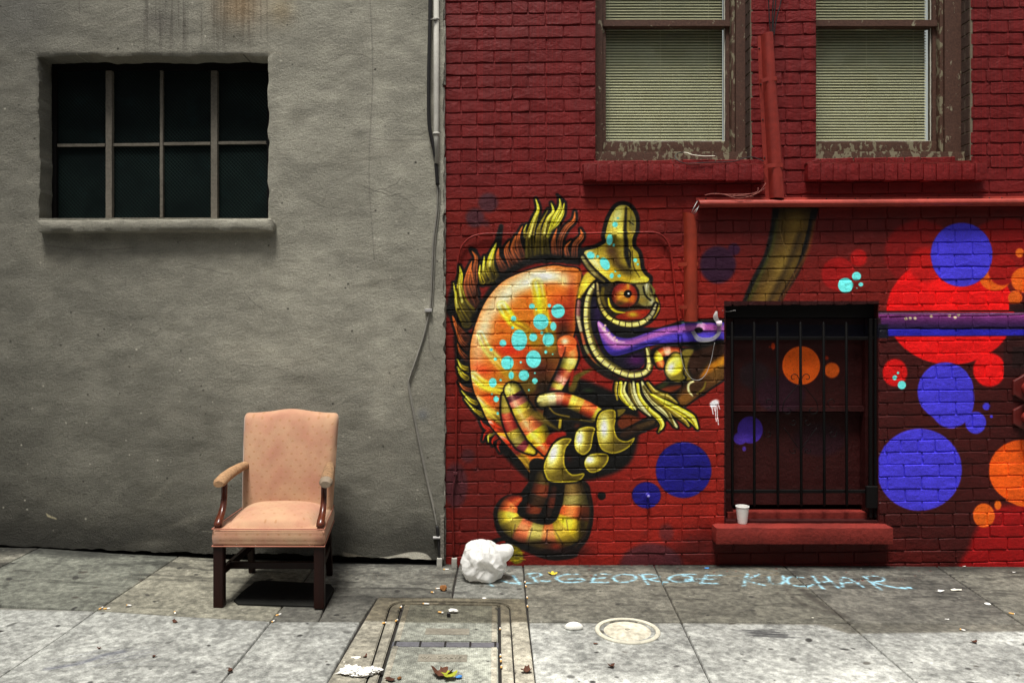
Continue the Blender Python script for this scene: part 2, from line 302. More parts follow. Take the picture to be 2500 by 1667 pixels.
    c.dot(ex, ey, 37, 35, K_, 2); c.dot(ex, ey, 31.5, 30, (.45, .10, .05), 1.5)
    for x, y, rx, ry, col, a in [(640, 1000, 14, 12, (.72, .22, .22), .9), (700, 1010, 12, 14, (.88, .42, .10), .95), (640, 1080, 12, 12, (.86, .62, .14), .95), (700, 1110, 16, 10, (.88, .68, .18), .95),
                                 (760, 1090, 10, 14, (.88, .48, .10), .9), (755, 1010, 9, 10, (.70, .20, .10), .9), (660, 1045, 10, 8, (.90, .74, .26), .9), (720, 970, 5, 12, (.88, .68, .20), .8), (640, 1140, 14, 6, (.34, .26, .10), .9), (720, 1150, 12, 6, (.45, .12, .06), .9)]:
        c.glow(*fB(x, y)[0], rx, ry, col, a)
    c.dot(*fB(717, 1048)[0], 9.5, 9.5, (.03, .03, .03), 1.2); c.dot(*fB(724, 1046)[0], 2.6, 2.6, (.95, .95, .9), .9)
    c.stroke(fB(530, 1090, 545, 1160, 600, 1215, 690, 1228), (3, 6, 6, 2), (.90, .82, .16), 1.2)
    # horned crest
    c.poly(crest, K_, 1.5, grow=2.2)
    r = c.poly(crest, (.66, .58, .16), 1.5)
    cm = np.zeros((c.h, c.w), np.float32); cm[r[0]] = r[3]; s0 = c.a.copy()
    for x, y, rx, ry, col, a, ro in [(610, 320, 17, 40, (.98, .96, .58), 1, .3), (640, 440, 12, 24, (.94, .90, .40), .9, .1), (760, 360, 10, 22, (.50, .48, .26), .95, 0), (770, 430, 8, 10, (.56, .52, .30), .8, 0),
        (360, 690, 22, 12, (.97, .95, .70), 1, .8), (420, 770, 24, 10, (.98, .94, .66), 1, .85), (500, 860, 22, 8, (.95, .88, .34), .9, .6), (560, 640, 16, 22, (.34, .20, .10), .95, .2), (600, 720, 12, 24, (.36, .25, .08), .9, -.4), (650, 800, 20, 10, (.30, .22, .07), .9, .6),
        (480, 700, 18, 14, (.76, .66, .20), .8, .5), (560, 820, 26, 10, (.84, .72, .16), .9, .4), (800, 760, 8, 26, (.76, .68, .20), .9, -.2), (870, 900, 20, 8, (.95, .88, .26), 1, .4), (780, 930, 24, 6, (.95, .90, .40), 1, 0), (680, 900, 22, 8, (.86, .72, .14), .9, .1),
        (720, 830, 14, 12, (.30, .24, .08), .8, .7), (600, 560, 12, 16, (.50, .44, .14), .8, 0)]:
        c.glow(*fB(x, y)[0], rx, ry, col, a, ro)
    c.stroke(fB(700, 225, 695, 330, 690, 450, 700, 560, 705, 680, 735, 790), (4, 6, 8, 10, 12, 6), (.07, .06, .03), 2.6)
    c.stroke(fB(700, 610, 740, 650, 740, 760), (3, 4, 2), K_, 1.2); c.stroke(fB(725, 350, 770, 385), 2, K_, 1); c.stroke(fB(760, 640, 770, 780, 830, 890), (2, 3, 2), (.20, .16, .05), 1.4, .8)
    m3 = cm[..., None]; c.a = s0*(1-m3)+c.a*m3
    for x, y, rx, ry, ro in [(595, 385, 25, 27, 0), (622, 325, 12, 9, 0), (542, 530, 30, 52, .1), (582, 582, 12, 15, 0), (362, 680, 38, 34, .5), (427, 690, 16, 12, 0), (497, 760, 42, 64, -.5), (788, 727, 18, 20, 0), (812, 766, 10, 12, 0), (562, 875, 19, 26, .2), (597, 832, 9, 10, 0), (633, 876, 17, 14, 0)]:
        c.dot(*fB(x, y)[0], rx/3.92, ry/3.92, CY, 1.2, 1, ro)
    c.stroke(fB(285, 700, 345, 790, 420, 868, 505, 940), 17, K_, 2); c.tube(fB(285, 700, 345, 790, 420, 868, 490, 925), (10, 12, 12, 8), [(.60, .56, .36), (.46, .42, .24), (.62, .56, .32), (.35, .3, .14)], hi=.2, gain=.3, line=0, blend=.6)
    # ---------- tail
    c.poly(fE(760, 300, 900, 280, 1280, 480, 1345, 620, 1368, 800, 1330, 1010, 1240, 1140, 1180, 1220, 940, 1240, 700, 1150, 560, 1080, 450, 980, 412, 830, 430, 720, 520, 630, 660, 600, 700, 560, 760, 460), K_, 2.5)
    c.tube(fE(880, 440, 850, 600, 790, 760, 790, 850), (34, 44, 40, 20), [(.34, .27, .11), (.46, .19, .10), (.24, .15, .08), (.46, .18, .09), (.16, .10, .06)], gain=.12, line=0, blend=.2)
    c.tube(fE(985, 560, 960, 700, 930, 820), (18, 20, 14), [(.22, .10, .07), (.36, .14, .08), (.16, .09, .06)], gain=.08, line=0)
    c.tube(fE(1180, 520, 1195, 660, 1190, 780, 1140, 930, 1010, 1010, 860, 1010, 710, 970, 590, 900, 545, 800, 580, 700, 650, 655), (44, 60, 72, 78, 66, 56, 58, 56, 50, 42, 20),
           [(.44, .33, .15), (.62, .56, .28), (.86, .36, .14), (.92, .80, .14), (.74, .62, .14), (.86, .46, .24), (.74, .68, .32), (.84, .42, .26), (.62, .54, .18), (.92, .82, .22), (.86, .40, .18), (.66, .18, .08)], hi=.28, hw=.45, gain=.35, line=0, blend=.25)
    c.glow(*fE(880, 1080)[0], 50, 12, (.10, .05, .05), .75); c.glow(*fE(1260, 900)[0], 14, 50, (.10, .05, .03), .75); c.glow(*fE(1080, 1150)[0], 60, 14, (.14, .05, .05), .85); c.glow(*fE(1010, 1110)[0], 14, 9, (.52, .16, .08), .8); c.glow(*fE(860, 1110)[0], 18, 9, (.34, .26, .10), .7)
    c.stroke(fE(1270, 490, 1330, 640, 1330, 830, 1290, 1000, 1190, 1120), (2, 4, 5, 5, 3), (.36, .22, .10), 2.5, .5)
    for P in [fE(780, 940, 740, 1080), fE(930, 950, 915, 1080), fE(1110, 860, 1125, 960), fE(620, 900, 600, 1010), fE(1000, 960, 1080, 1100)]: c.stroke(P, 1.6, (.22, .12, .22), 1.6, .6)
    c.poly(fE(370, 1110, 430, 1060, 530, 1050, 560, 1100, 500, 1150, 420, 1180), K_, 2.5, grow=6); c.poly(fE(390, 1120, 440, 1075, 520, 1060, 520, 1110, 470, 1140), (.56, .12, .06), 2)
    c.poly(fE(530, 1110, 590, 1095, 680, 1150, 690, 1250, 620, 1280, 570, 1240, 520, 1180), (.46, .42, .06), 3)
    for k in range(26):
        x, y = 540+RN.random()*130, 1110+RN.random()*150; c.stroke(fE(x, y, x+30+RN.random()*30, y+RN.random()*14-5), 1.4, ((.74, .66, .10), (.20, .16, .04))[k % 2], .8, .8)
    # ---------- arm on the right, claws beyond the tongue
    c.poly(fD(940, 210, 1060, 170, 1240, 190, 1400, 170, 1640, 120, 1660, 330, 1560, 460, 1480, 560, 1460, 640, 1340, 680, 1240, 730, 1100, 640, 980, 600, 960, 560, 1080, 500, 1060, 400, 950, 340), K_, 4)
    c.tube(fD(560, 1050, 700, 1000, 860, 940, 1020, 860, 1180, 730, 1330, 590, 1500, 440, 1700, 270), (12, 20, 24, 26, 32, 46, 62, 76), [(.20, .12, .06), (.36, .22, .10), (.24, .14, .07), (.46, .26, .10), (.26, .16, .07), (.50, .32, .10), (.34, .20, .08), (.42, .28, .10)], hi=.3, gain=.14, line=4, blend=.7)
    c.tube(fD(1030, 350, 1010, 270, 1070, 225, 1190, 225), (22, 24, 24, 22), [(.80, .32, .12), YL, (.93, .82, .24), (.85, .30, .10), (.93, .62, .52), (.70, .22, .10)], hi=.2, gain=.5, line=3, blend=.25)
    c.poly(fD(1300, 250, 1420, 200, 1640, 140, 1640, 260, 1480, 320, 1380, 430, 1320, 440, 1290, 340), (.24, .13, .06), 5)
    c.poly(fD(1410, 475, 1500, 430, 1580, 370, 1660, 330, 1660, 250, 1560, 310, 1480, 370), (.70, .45, .10), 5); c.glow(*fD(1600, 340)[0], 20, 8, (.86, .60, .14), .8, -.6)
    c.poly(fD(1235, 225, 1345, 212, 1305, 300, 1290, 400, 1325, 490, 1270, 500, 1250, 380), (.50, .44, .16), 3)
    c.poly(fD(1075, 420, 1090, 320, 1150, 245, 1225, 262, 1250, 360, 1245, 440, 1270, 480, 1210, 522, 1130, 500), K_, 2, grow=3)
    c.poly(fD(1075, 420, 1090, 320, 1150, 245, 1225, 262, 1250, 360, 1245, 440, 1265, 480, 1210, 518, 1130, 500), (.52, .46, .14), 2)
    c.poly(fD(1085, 400, 1110, 320, 1165, 265, 1225, 280, 1240, 370, 1210, 430, 1140, 455), (.95, .86, .20), 4); c.glow(*fD(1130, 380)[0], 11, 18, (1, 1, .90), 1, .4); c.glow(*fD(1190, 300)[0], 10, 12, (1, .96, .5), .8)
    c.poly(fD(1290, 540, 1340, 510, 1440, 510, 1470, 540, 1420, 620, 1340, 655, 1300, 610), (.30, .19, .08), 2); c.stroke(fD(1345, 512, 1300, 540, 1298, 600, 1335, 650), (4, 6, 6, 3), (.90, .88, .64), 1.6); c.stroke(fD(1460, 520, 1440, 580, 1380, 630), (3, 5, 3), (.55, .48, .16), 2)
    c.dot(*fD(1242, 682)[0], 12, 8, (.55, .36, .12), 4, 1, -.5); c.poly(fD(1020, 590, 1100, 560, 1230, 550, 1180, 600, 1100, 620), (.48, .20, .08), 5); c.poly(fD(990, 570, 1060, 520, 1110, 530, 1040, 580), (.20, .22, .08), 4)
    # ---------- lower arm
    c.tube(fC(1170, 670, 1215, 560, 1290, 420, 1340, 290, 1330, 210), (28, 30, 34, 38, 40), [(.62, .26, .22), (.72, .30, .26), (.90, .78, .30), (.90, .55, .50), (.70, .24, .16), (.78, .72, .26), (.88, .84, .40), (.88, .44, .18), (.86, .40, .16)], hi=.3, gain=.42, line=5, blend=.4)
    c.dot(*fC(1310, 150)[0], 24, 20, (.84, .40, .16), 1.5); c.glow(*fC(1290, 130)[0], 10, 9, (1, .93, .76), 1); c.poly(fC(1225, 180, 1260, 160, 1295, 200, 1270, 290, 1235, 260), (.78, .36, .20), 2); c.stroke(fC(1295, 190, 1285, 240, 1262, 290), 3, (.24, .08, .04), 1.5, .8)
    c.poly(fC(1330, 540, 1360, 470, 1500, 400, 1560, 400, 1440, 480, 1390, 600, 1330, 620), (.40, .34, .10), 4); c.poly(fC(1345, 430, 1385, 400, 1360, 520, 1330, 560), (.62, .14, .06), 4)
    c.tube(fD(-90, 700, 60, 680, 200, 720, 330, 780, 450, 850), (34, 33, 36, 38, 36), [(.86, .80, .46), (.97, .90, .66), (.86, .48, .40), (.72, .20, .08), (.90, .80, .24), (.80, .64, .18), (.85, .34, .14), (.82, .26, .10), (.90, .80, .16)], hi=-.35, gain=.4, line=5, blend=.35)
    c.stroke(fC(1140, 760, 1200, 820, 1330, 850), 4, (.55, .46, .14), 2); c.stroke(fD(40, 880, 200, 875, 380, 900), 4, (.50, .42, .12), 2, .8); c.stroke(fD(70, 880, 62, 950), 6, (.62, .52, .14), 2)
    c.glow(*fD(235, 940)[0], 10, 8, (.38, .16, .07), .8)
    # legs
    c.tube(fC(735, 660, 745, 830, 800, 990, 880, 1110, 985, 1180), (26, 32, 36, 34, 16), [(.56, .50, .16), (.64, .56, .20), (.78, .24, .18), (.66, .14, .12), (.72, .64, .20), (.60, .54, .24), (.52, .14, .22), (.86, .76, .14)], hi=.25, gain=.3, line=4, blend=.3)
    c.tube(fC(790, 600, 850, 720, 935, 870, 1030, 1010, 1125, 1160), (40, 44, 52, 58, 36), [(.90, .84, .30), (.34, .10, .18), (.86, .48, .40), (.90, .80, .24), (.70, .56, .16), (.92, .55, .30), (.86, .42, .22), (.94, .84, .16), (.84, .70, .14), (.80, .28, .10)], hi=.35, hw=.4, gain=.4, line=4, blend=.25)
    c.glow(*fC(760, 585)[0], 12, 9, (.97, .94, .55), .95); c.stroke(fC(780, 660, 870, 830, 960, 990, 1080, 1150), 5, (1, .88, .72), 4, .35)
    c.poly(fC(1110, 1080, 1160, 1010, 1280, 990, 1300, 1030, 1220, 1060, 1150, 1130), (.62, .13, .06), 4)
    c.poly(fC(970, 830, 1040, 800, 1150, 900, 1240, 980, 1180, 960, 1060, 900), (.50, .42, .12), 5, .8); c.stroke(fC(1250, 880, 1240, 950), 6, (.70, .62, .16), 2)
    # claws
    def claw(P, hx, hy, rx, ry, rot=0):
        c.poly(P, K_, 2, grow=4.5); c.poly(P, (.80, .72, .18), 1.5); c.poly(P, (.38, .32, .10), 3, grow=-3.2)
        r_ = c.poly(P, None, 1.5, grow=-1)
        mk = np.zeros((c.h, c.w), np.float32); mk[r_[0]] = r_[3]
        c.glow(hx, hy, rx*2.3, ry*1.7, (.90, .80, .18), 1, rot, mk); c.glow(hx, hy, rx*1.5, ry*1.15, (1, 1, .62), 1, rot, mk); c.glow(hx, hy, rx*.9, ry*.8, (1, 1, .95), 1, rot, mk)
    c.poly(fD(600, 790, 690, 775, 680, 810, 620, 850), (.46, .40, .12), 2); c.poly(fD(620, 900, 680, 830, 800, 850, 820, 890, 700, 960, 640, 960), (.45, .20, .07), 4); c.tube(fD(680, 1030, 820, 960, 960, 905), (22, 22, 14), [(.22, .13, .07), (.28, .20, .10)], gain=.1, line=3)
    claw(fD(415, 960, 440, 830, 510, 785, 590, 790, 600, 870, 590, 960, 620, 1050, 700, 1085, 782, 1050, 740, 1130, 640, 1190, 540, 1200, 450, 1140), *fD(490, 960)[0], 10, 30)
    claw(fD(205, 1080, 235, 980, 320, 945, 400, 960, 385, 1040, 360, 1160, 290, 1215, 220, 1170), *fD(255, 1060)[0], 9, 22, .1)
    claw(fD(300, 1300, 340, 1220, 420, 1200, 525, 1215, 520, 1290, 440, 1370, 350, 1380), *fD(350, 1260)[0], 12, 11)
    claw(fC(1130, 1210, 1180, 1120, 1260, 1062, 1350, 1060, 1335, 1105, 1300, 1150, 1285, 1240, 1295, 1330, 1360, 1400, 1472, 1390, 1455, 1440, 1390, 1472, 1160, 1472, 1100, 1400, 1090, 1310), *fC(1180, 1200)[0], 11, 30, .25)
    c.glow(*fC(1330, 1250)[0], 9, 10, (.24, .08, .04), .9)
    # ---------- beard
    beard = [(fD(610, 525, 600, 600, 615, 690), (7, 7, 3), YD), (fD(650, 525, 650, 640, 715, 730, 770, 782), (8, 12, 9, 2), Y), (fD(695, 525, 675, 600, 720, 690, 790, 780), (4, 9, 10, 3), (.90, .88, .50)),
             (fD(735, 540, 750, 650, 810, 760), (8, 12, 4), OL), (fD(770, 515, 780, 630, 840, 750, 935, 845), (4, 10, 13, 2), (.86, .86, .62)), (fD(810, 540, 830, 660, 920, 780, 1010, 860, 1045, 930, 1010, 995), (7, 9, 10, 12, 11, 2), Y),
             (fD(850, 515, 890, 620, 980, 730, 1090, 830, 1170, 930, 1190, 955), (4, 12, 14, 11, 8, 2), (.88, .87, .60)), (fD(870, 560, 960, 680, 1090, 790, 1160, 940), (6, 10, 10, 3), OL),
             (fD(950, 640, 1040, 720, 1180, 830, 1250, 880, 1300, 940), (5, 10, 12, 11, 4), YD), (fD(930, 630, 1080, 720, 1230, 800, 1330, 870, 1385, 965), (3, 13, 16, 19, 4), Y), (fD(905, 530, 980, 615, 1100, 660, 1190, 722), (6, 12, 12, 2), YD)]
    for P, w, col in beard: c.stroke(P, np.array(w)+9, K_, 2)
    for P, w, col in beard:
        c.stroke(P, w, col, 1.1); Q = np.array(P); c.stroke([tuple(q+(2.5, -1)) for q in Q], np.array(w)*.25, (1, .98, .75), 1.2, .55); c.stroke([tuple(q-(2.5, -2)) for q in Q], np.array(w)*.22, (.25, .18, .05), 1.2, .6)
    # ---------- black vent hole, white spray and drips, dark blue dots
    c.dot(1469, 1210, 10, 10, (.02, .02, .02), .8)
    c.dot(*fD(1250, 1360)[0], 68, 68, (.115, .085, .50), 2.5); c.dot(*fD(895, 1600)[0], 35, 32, (.125, .09, .50), 2); c.dot(1580, 1207, 3.5, 3.5, (.62, .60, .85), 2)  # pale spot is the tap knob's highlight, painted on
    (wx, wy), = fD(1545, 722)
    c.dot(wx, wy, 12, 8, (.90, .90, .92), 3, 1, -.5)
    for dx, L, w in [(-9, 12, 2.6), (-6, 26, 2.4), (-2, 18, 2), (2, 44, 2.4), (5, 22, 2), (7, 52, 2.2), (10, 14, 2)]: c.stroke([(wx+dx, wy), (wx+dx+1, wy+L*.6), (wx+dx+3, wy+L)], w, (.88, .88, .90), .6)
    # ---------- right half: limb, dots
    top_keep = c.a[:int((487-MY0)*c.res)].copy()
    P = fG(690, 160, 660, 330, 600, 540, 500, 720, 440, 870)
    c.stroke(P, (112, 102, 96, 90, 90), K_, 3)
    c.tube(P, (78, 76, 72, 70, 72), [(.24, .19, .07), (.44, .34, .12), (.40, .30, .10), (.48, .38, .14), (.40, .30, .11), (.46, .34, .12)], hi=-.15, hw=.35, gain=.22, line=0, blend=.8, dark=.6)
    c.stroke(fG(560, 250, 530, 420, 460, 600, 350, 840), 8, (.30, .30, .08), 4, .8); c.stroke(fG(820, 260, 780, 450, 690, 620, 590, 800), 9, (.50, .30, .10), 4, .7); c.stroke(fG(580, 310, 630, 480, 690, 660), 1.6, (.5, .42, .25), .8, .8)
    c.stroke(fG(720, 350, 640, 560, 500, 830), 12, (.16, .11, .05), 6, .6)
    c.a[:int((487-MY0)*c.res)] = top_keep
    def dots(f, s, L):
        for x, y, rx, ry, col, soft in L:
            (px, py), = f(x, y); c.dot(px, py, rx/s, ry/s, col, soft)
    dR, bR = (.52, .06, .05), (.86, .06, .065)
    dots(fG, 2.851, [(150, 560, 125, 130, (.23, .07, .20), 5), (262, 452, 42, 42, (.25, .08, .22), 3), (990, 625, 118, 116, (.60, .06, .055), 4), (1130, 512, 58, 60, (.66, .07, .06), 4),
        (1560, 480, 250, 230, dR, 6), (2160, 460, 300, 220, (.56, .06, .055), 5), (1770, 880, 445, 375, bR, 2.5), (2040, 1290, 112, 118, bR, 3), (1600, 560, 120, 120, (.70, .07, .06), 8),
        (2300, 1000, 120, 60, (.29, .055, .045), 6), (1383, 1310, 86, 96, (.80, .06, .06), 3)])
    c.poly(fG(2170, 1050, 2140, 1120, 2140, 1340, 2300, 1340, 2400, 1050), (.22, .045, .04), 2, smooth=False)
    c.poly(fG(2200, 1130, 2420, 1130, 2420, 1280, 2200, 1280), (.17, .04, .035), 1.5, smooth=False)
    dots(fH, 3.484, [(800, 440, 135, 118, (.87, .40, .09), 2.5), (860, 380, 120, 130, (.62, .06, .05), 2.5), (1045, 465, 108, 105, (.87, .40, .09), 2.5), (970, 617, 62, 60, (.82, .38, .09), 2), (1010, 235, 36, 40, (.87, .44, .12), 2)])
    c.poly(fH(920, 670, 1200, 660, 1200, 745, 920, 720), (.20, .045, .04), 2, smooth=False)
    dots(fG, 2.851, [(1847, 490, 216, 222, BL, 2.2), (1735, 1440, 196, 202, BL, 2.2), (1040, 703, 54, 52, CY, 1.2), (1116, 640, 32, 31, CY, 1.2), (1145, 697, 17, 14, CY, 1), (1118, 722, 5, 4, CY, 1),
        (1383, 1345, 17, 17, CY, 1.2), (1405, 1312, 9, 9, CY, 1), (1431, 1396, 29, 30, CY, 1.2)])
    dots(fI, 2.851, [(1775, 215, 160, 200, BL, 2.2), (1945, 375, 72, 78, BL, 2), (2020, 262, 28, 26, BL, 2), (2053, 332, 11, 11, BL, 1.5), (1553, 702, 296, 286, BL, 2.2), (2265, 712, 226, 216, (.87, .36, .06), 2.5)])
    c.poly(fI(1870, 1440, 1900, 1240, 1960, 1100, 2060, 1010, 2100, 960, 2300, 940, 2640, 930, 2640, 1440), (.60, .045, .06), 10); c.poly(fI(2160, 905, 2300, 900, 2640, 900, 2640, 940, 2300, 960, 2200, 935), (.87, .40, .08), 2)
    dots(fI, 2.851, [(2002, 1020, 76, 84, (.86, .40, .09), 2), (2100, 948, 24, 33, (.86, .42, .10), 2), (2265, 712, 226, 216, (.87, .36, .06), 2.5)])
    # purple band beyond the window
    y = np.linspace(MY0, MY1, c.h); sel = (y > 763) & (y < 820); x0 = int((2138-MX0)*c.res)
    for j in np.where(sel)[0]:
        q = y[j]
        if q < 768: col = np.array((.50, .34, .50))
        elif q < 804: col = np.array((.56, .24, .52))*(1-(q-768)/36)+np.array((.12, .06, .26))*(q-768)/36
        else: col = np.array((.17, .14, .66))
        c.a[j, x0:] = col
    c.stroke([(2138, 761), (2640, 758)], 3.5, K_, 1); c.stroke([(2138, 821), (2640, 819)], 2, (.10, .03, .10), 1, .7)
    for x, y_ in [(2212, 778), (2222, 777), (2234, 777), (2274, 772), (2319, 771), (2332, 775), (2341, 770)]: c.dot(x, y_, 4, 3.4, (.82, .80, .62), 1.3, .9)
    # ---------- inside the barred window (painted boards, drawn where they stand behind the wall face)
    k = 1.025
    def z_(P): return [(1208+(px-1208)*k, 780+(py-780)*k) for px, py in P]
    c.poly([(1768, 735), (2146, 735), (2146, 1300), (1768, 1300)], (.235, .045, .04), 1, smooth=False)
    def wd(f, s, L):
        for x, y, rx, ry, col, soft in L:
            (px, py), = z_(f(x, y)); c.dot(px, py, rx/s, ry/s, col, soft)
    c.poly(z_([(1790, 776), (2128, 776), (2128, 790), (1790, 792)]), (.15, .04, .08), 3, smooth=False); c.poly(z_([(1772, 792), (2145, 792), (2145, 824), (1772, 824)]), (.055, .045, .14), 2, smooth=False)  # tongue band, its colour darkened for the shade of the head recess
    wd(fW, 5.345, [(560, 1050, 210, 190, (.20, .11, .13), 8), (900, 1300, 330, 260, (.22, .07, .14), 6), (1168, 922, 254, 258, (.88, .38, .07), 1.5), (1570, 984, 102, 104, (.80, .36, .07), 2.5), (1500, 824, 26, 28, (.60, .20, .07), 2), (800, 670, 26, 48, (.70, .24, .06), 1.5), (757, 678, 14, 16, (.5, .16, .06), 1.5)])
    wd(fI, 2.851, [(392, 432, 92, 98, (.33, .22, .68), 1.6), (322, 492, 48, 46, (.33, .22, .66), 1.6), (350, 565, 14, 18, (.33, .22, .62), 1.5), (880, 500, 190, 120, (.20, .05, .10), 8)])
    # fine overspray speckle
    nz = RN.normal(0, 1, (c.h, c.w, 1)).astype(np.float32)
    c.a = np.clip(c.a*(1+nz*.05), 0, 1)
    lum = c.a.max(-1, keepdims=True); sat = c.a/np.maximum(lum, .01); c.a = np.clip(lum**1.25*1.16*sat**1.12, 0, 1)
    return c

# ---------------------------------------------------------------- measures: photograph coordinates to the wall plane and to the ground
def PX(px, py, y=0.0):
    d = CAM_D+y
    return Vector(((px-1208)*d/FPX, y, CAM_H-(py-780)*d/FPX))
GXS = [-9, -3.83, -2.88, -2.64, -2.24, -1.83, -1.45, -1.03, -.35, 0, 1.5, 3.1, 9]
GZS = [.13, .122, .117, .109, .080, .058, .036, .018, .008, 0, 0, -.010, -.02]
def gz(x, y):
    return float(np.interp(x, GXS, GZS))*(1-.47*min(abs(y)/.85, 1.25))
def G(px, py):
    X = Y = g = 0
    for _ in range(8):
        d = FPX*(CAM_H-g)/(py-780); X = (px-1208)*d/FPX; Y = d-CAM_D; g = gz(X, Y)
    return Vector((X, Y, g))

# ---------------------------------------------------------------- object helpers
def tag(o, label=None, cat=None, group=None, kind=None):
    if label: o['label'] = label
    if cat: o['category'] = cat
    if group: o['group'] = group
    if kind: o['kind'] = kind
    return o
def link(name, me, mats, parent=None):
    o = bpy.data.objects.new(name, me); COL.objects.link(o)
    if not isinstance(mats, (list, tuple)): mats = [mats]
    if me is not None and not me.materials:
        for m in mats: me.materials.append(m)
    if parent is not None: o.parent = parent
    return o
def thing(name, loc, label, cat, group=None, rz=0):
    o = bpy.data.objects.new(name, None); COL.objects.link(o); o.location = loc; o.rotation_euler = (0, 0, rz)
    o.empty_display_size = .1
    return tag(o, label, cat, group)
def mesh(name, V, F, smooth=False):
    me = bpy.data.meshes.new(name); me.from_pydata([tuple(v) for v in V], [], F); me.update()
    if smooth: me.polygons.foreach_set('use_smooth', [True]*len(me.polygons))
    return me
def bm_mesh(bm, name, smooth=False):
    bmesh.ops.recalc_face_normals(bm, faces=bm.faces)
    me = bpy.data.meshes.new(name); bm.to_mesh(me); bm.free()
    if smooth: me.polygons.foreach_set('use_smooth', [True]*len(me.polygons))
    return me
def add_box(bm, a, b, bev=0, seg=1):
    r = bmesh.ops.create_cube(bm, size=1)
    vs = r['verts']
    for v in vs:
        v.co = Vector([(a[i]+b[i])/2+v.co[i]*(b[i]-a[i]) for i in range(3)])
    if bev: bmesh.ops.bevel(bm, geom=list({e for v in vs for e in v.link_edges}), offset=bev, segments=seg, affect='EDGES')
    return vs
def box(name, a, b, m, parent=None, bev=.002, seg=1):
    bm = bmesh.new(); add_box(bm, a, b, bev, seg)
    return link(name, bm_mesh(bm, name), m, parent)
def rough_box(name, a, b, m, parent=None, step=.03, amp=.004, bev=.006, freq=9, seed=0, tilt=0.0, smooth=True):
    """a box cut into a grid and made uneven"""
    bm = bmesh.new(); n = [max(1, min(60, int(round((b[i]-a[i])/step)))) for i in range(3)]
    idx = {}
    def V(i, j, k):
        if (i, j, k) not in idx:
            p = Vector((a[0]+(b[0]-a[0])*i/n[0], a[1]+(b[1]-a[1])*j/n[1], a[2]+(b[2]-a[2])*k/n[2]))
            ends = sum(((i in (0, n[0])), (j in (0, n[1])), (k in (0, n[2]))))
            if ends >= 2:
                c = Vector([(a[q]+b[q])/2 for q in range(3)])
                for q, (t, N) in enumerate(((i, n[0]), (j, n[1]), (k, n[2]))):
                    if t in (0, N): p[q] += (bev if t == 0 else -bev)*.5
            p = p+noise.noise_vector(p*freq+Vector((seed, 3, 7)))*amp+noise.noise_vector(p*freq*3.3+Vector((seed, 1, 2)))*amp*.5
            p.z += tilt*(p.x-a[0])
            idx[(i, j, k)] = bm.verts.new(p)
        return idx[(i, j, k)]
    for (u, v, w_) in ((0, 1, 2), (1, 2, 0), (2, 0, 1)):
        for side in (0, n[w_]):
            for i in range(n[u]):
                for j in range(n[v]):
                    q = []
                    for di, dj in ((0, 0), (1, 0), (1, 1), (0, 1)):
                        t = [0, 0, 0]; t[u] = i+di; t[v] = j+dj; t[w_] = side; q.append(V(*t))
                    bm.faces.new(q if side else q[::-1])
    me = bm_mesh(bm, name, smooth)
    if smooth:
        try: me.set_sharp_from_angle(angle=math.radians(50))
        except Exception: pass
    return link(name, me, m, parent)
def tube_mesh(P, r, seg=8, name='tube', caps=True, smooth=True, curved=True):
    P = [Vector(p) for p in P]
    if curved and len(P) > 2:
        Q = []
        for i in range(len(P)-1):
            a, b, c, d = P[max(i-1, 0)], P[i], P[i+1], P[min(i+2, len(P)-1)]
            for j in range(4):
                t = j/4; Q.append(.5*((2*b)+(c-a)*t+(2*a-5*b+4*c-d)*t*t+(3*b-a-3*c+d)*t**3))
        P = Q+[P[-1]]
    R = r if isinstance(r, (list, tuple)) else [r, r]
    V, F = [], []; up = None
    for i, p in enumerate(P):
        d = (P[min(i+1, len(P)-1)]-P[max(i-1, 0)]).normalized()
        if up is None: up = d.orthogonal().normalized()
        up = (up-d*up.dot(d)).normalized(); s = d.cross(up)
        rr = float(np.interp(i/(len(P)-1), np.linspace(0, 1, len(R)), R))
        for k in range(seg):
            a = 2*PI*k/seg; V.append(p+(up*math.cos(a)+s*math.sin(a))*rr)
    for i in range(len(P)-1):
        for k in range(seg):
            a, b = i*seg+k, i*seg+(k+1) % seg; F.append((a, b, b+seg, a+seg))
    if caps: F.append(tuple(range(seg))[::-1]); F.append(tuple(range(len(V)-seg, len(V))))
    return mesh(name, V, F, smooth)
def tube(name, P, r, m, parent=None, seg=8, **k): return link(name, tube_mesh(P, r, seg, name, **k), m, parent)
def lathe(prof, seg=24, name='lathe', smooth=True):
    V, F = [], []
    for r, z in prof:
        for k in range(seg):
            a = 2*PI*k/seg; V.append((r*math.cos(a), r*math.sin(a), z))
    for i in range(len(prof)-1):
        for k in range(seg):
            a, b = i*seg+k, i*seg+(k+1) % seg; F.append((a, b, b+seg, a+seg))
    F.append(tuple(range(seg))[::-1]); F.append(tuple(range(len(V)-seg, len(V))))
    me = mesh(name, V, F, smooth)
    if smooth: me.set_sharp_from_angle(angle=math.radians(35))
    return me
def loft(sections, name, smooth=False, caps=True):
    n = len(sections[0]); V = [p for s in sections for p in s]; F = []
    for i in range(len(sections)-1):
        for k in range(n):
            a, b = i*n+k, i*n+(k+1) % n; F.append((a, b, b+n, a+n))
    if caps: F.append(tuple(range(n))[::-1]); F.append(tuple(range(len(V)-n, len(V))))
    bm = bmesh.new(); vs = [bm.verts.new(v) for v in V]
    for f in F: bm.faces.new([vs[i] for i in f])
    me = bm_mesh(bm, name, smooth)
    if smooth: me.set_sharp_from_angle(angle=math.radians(40))
    return me

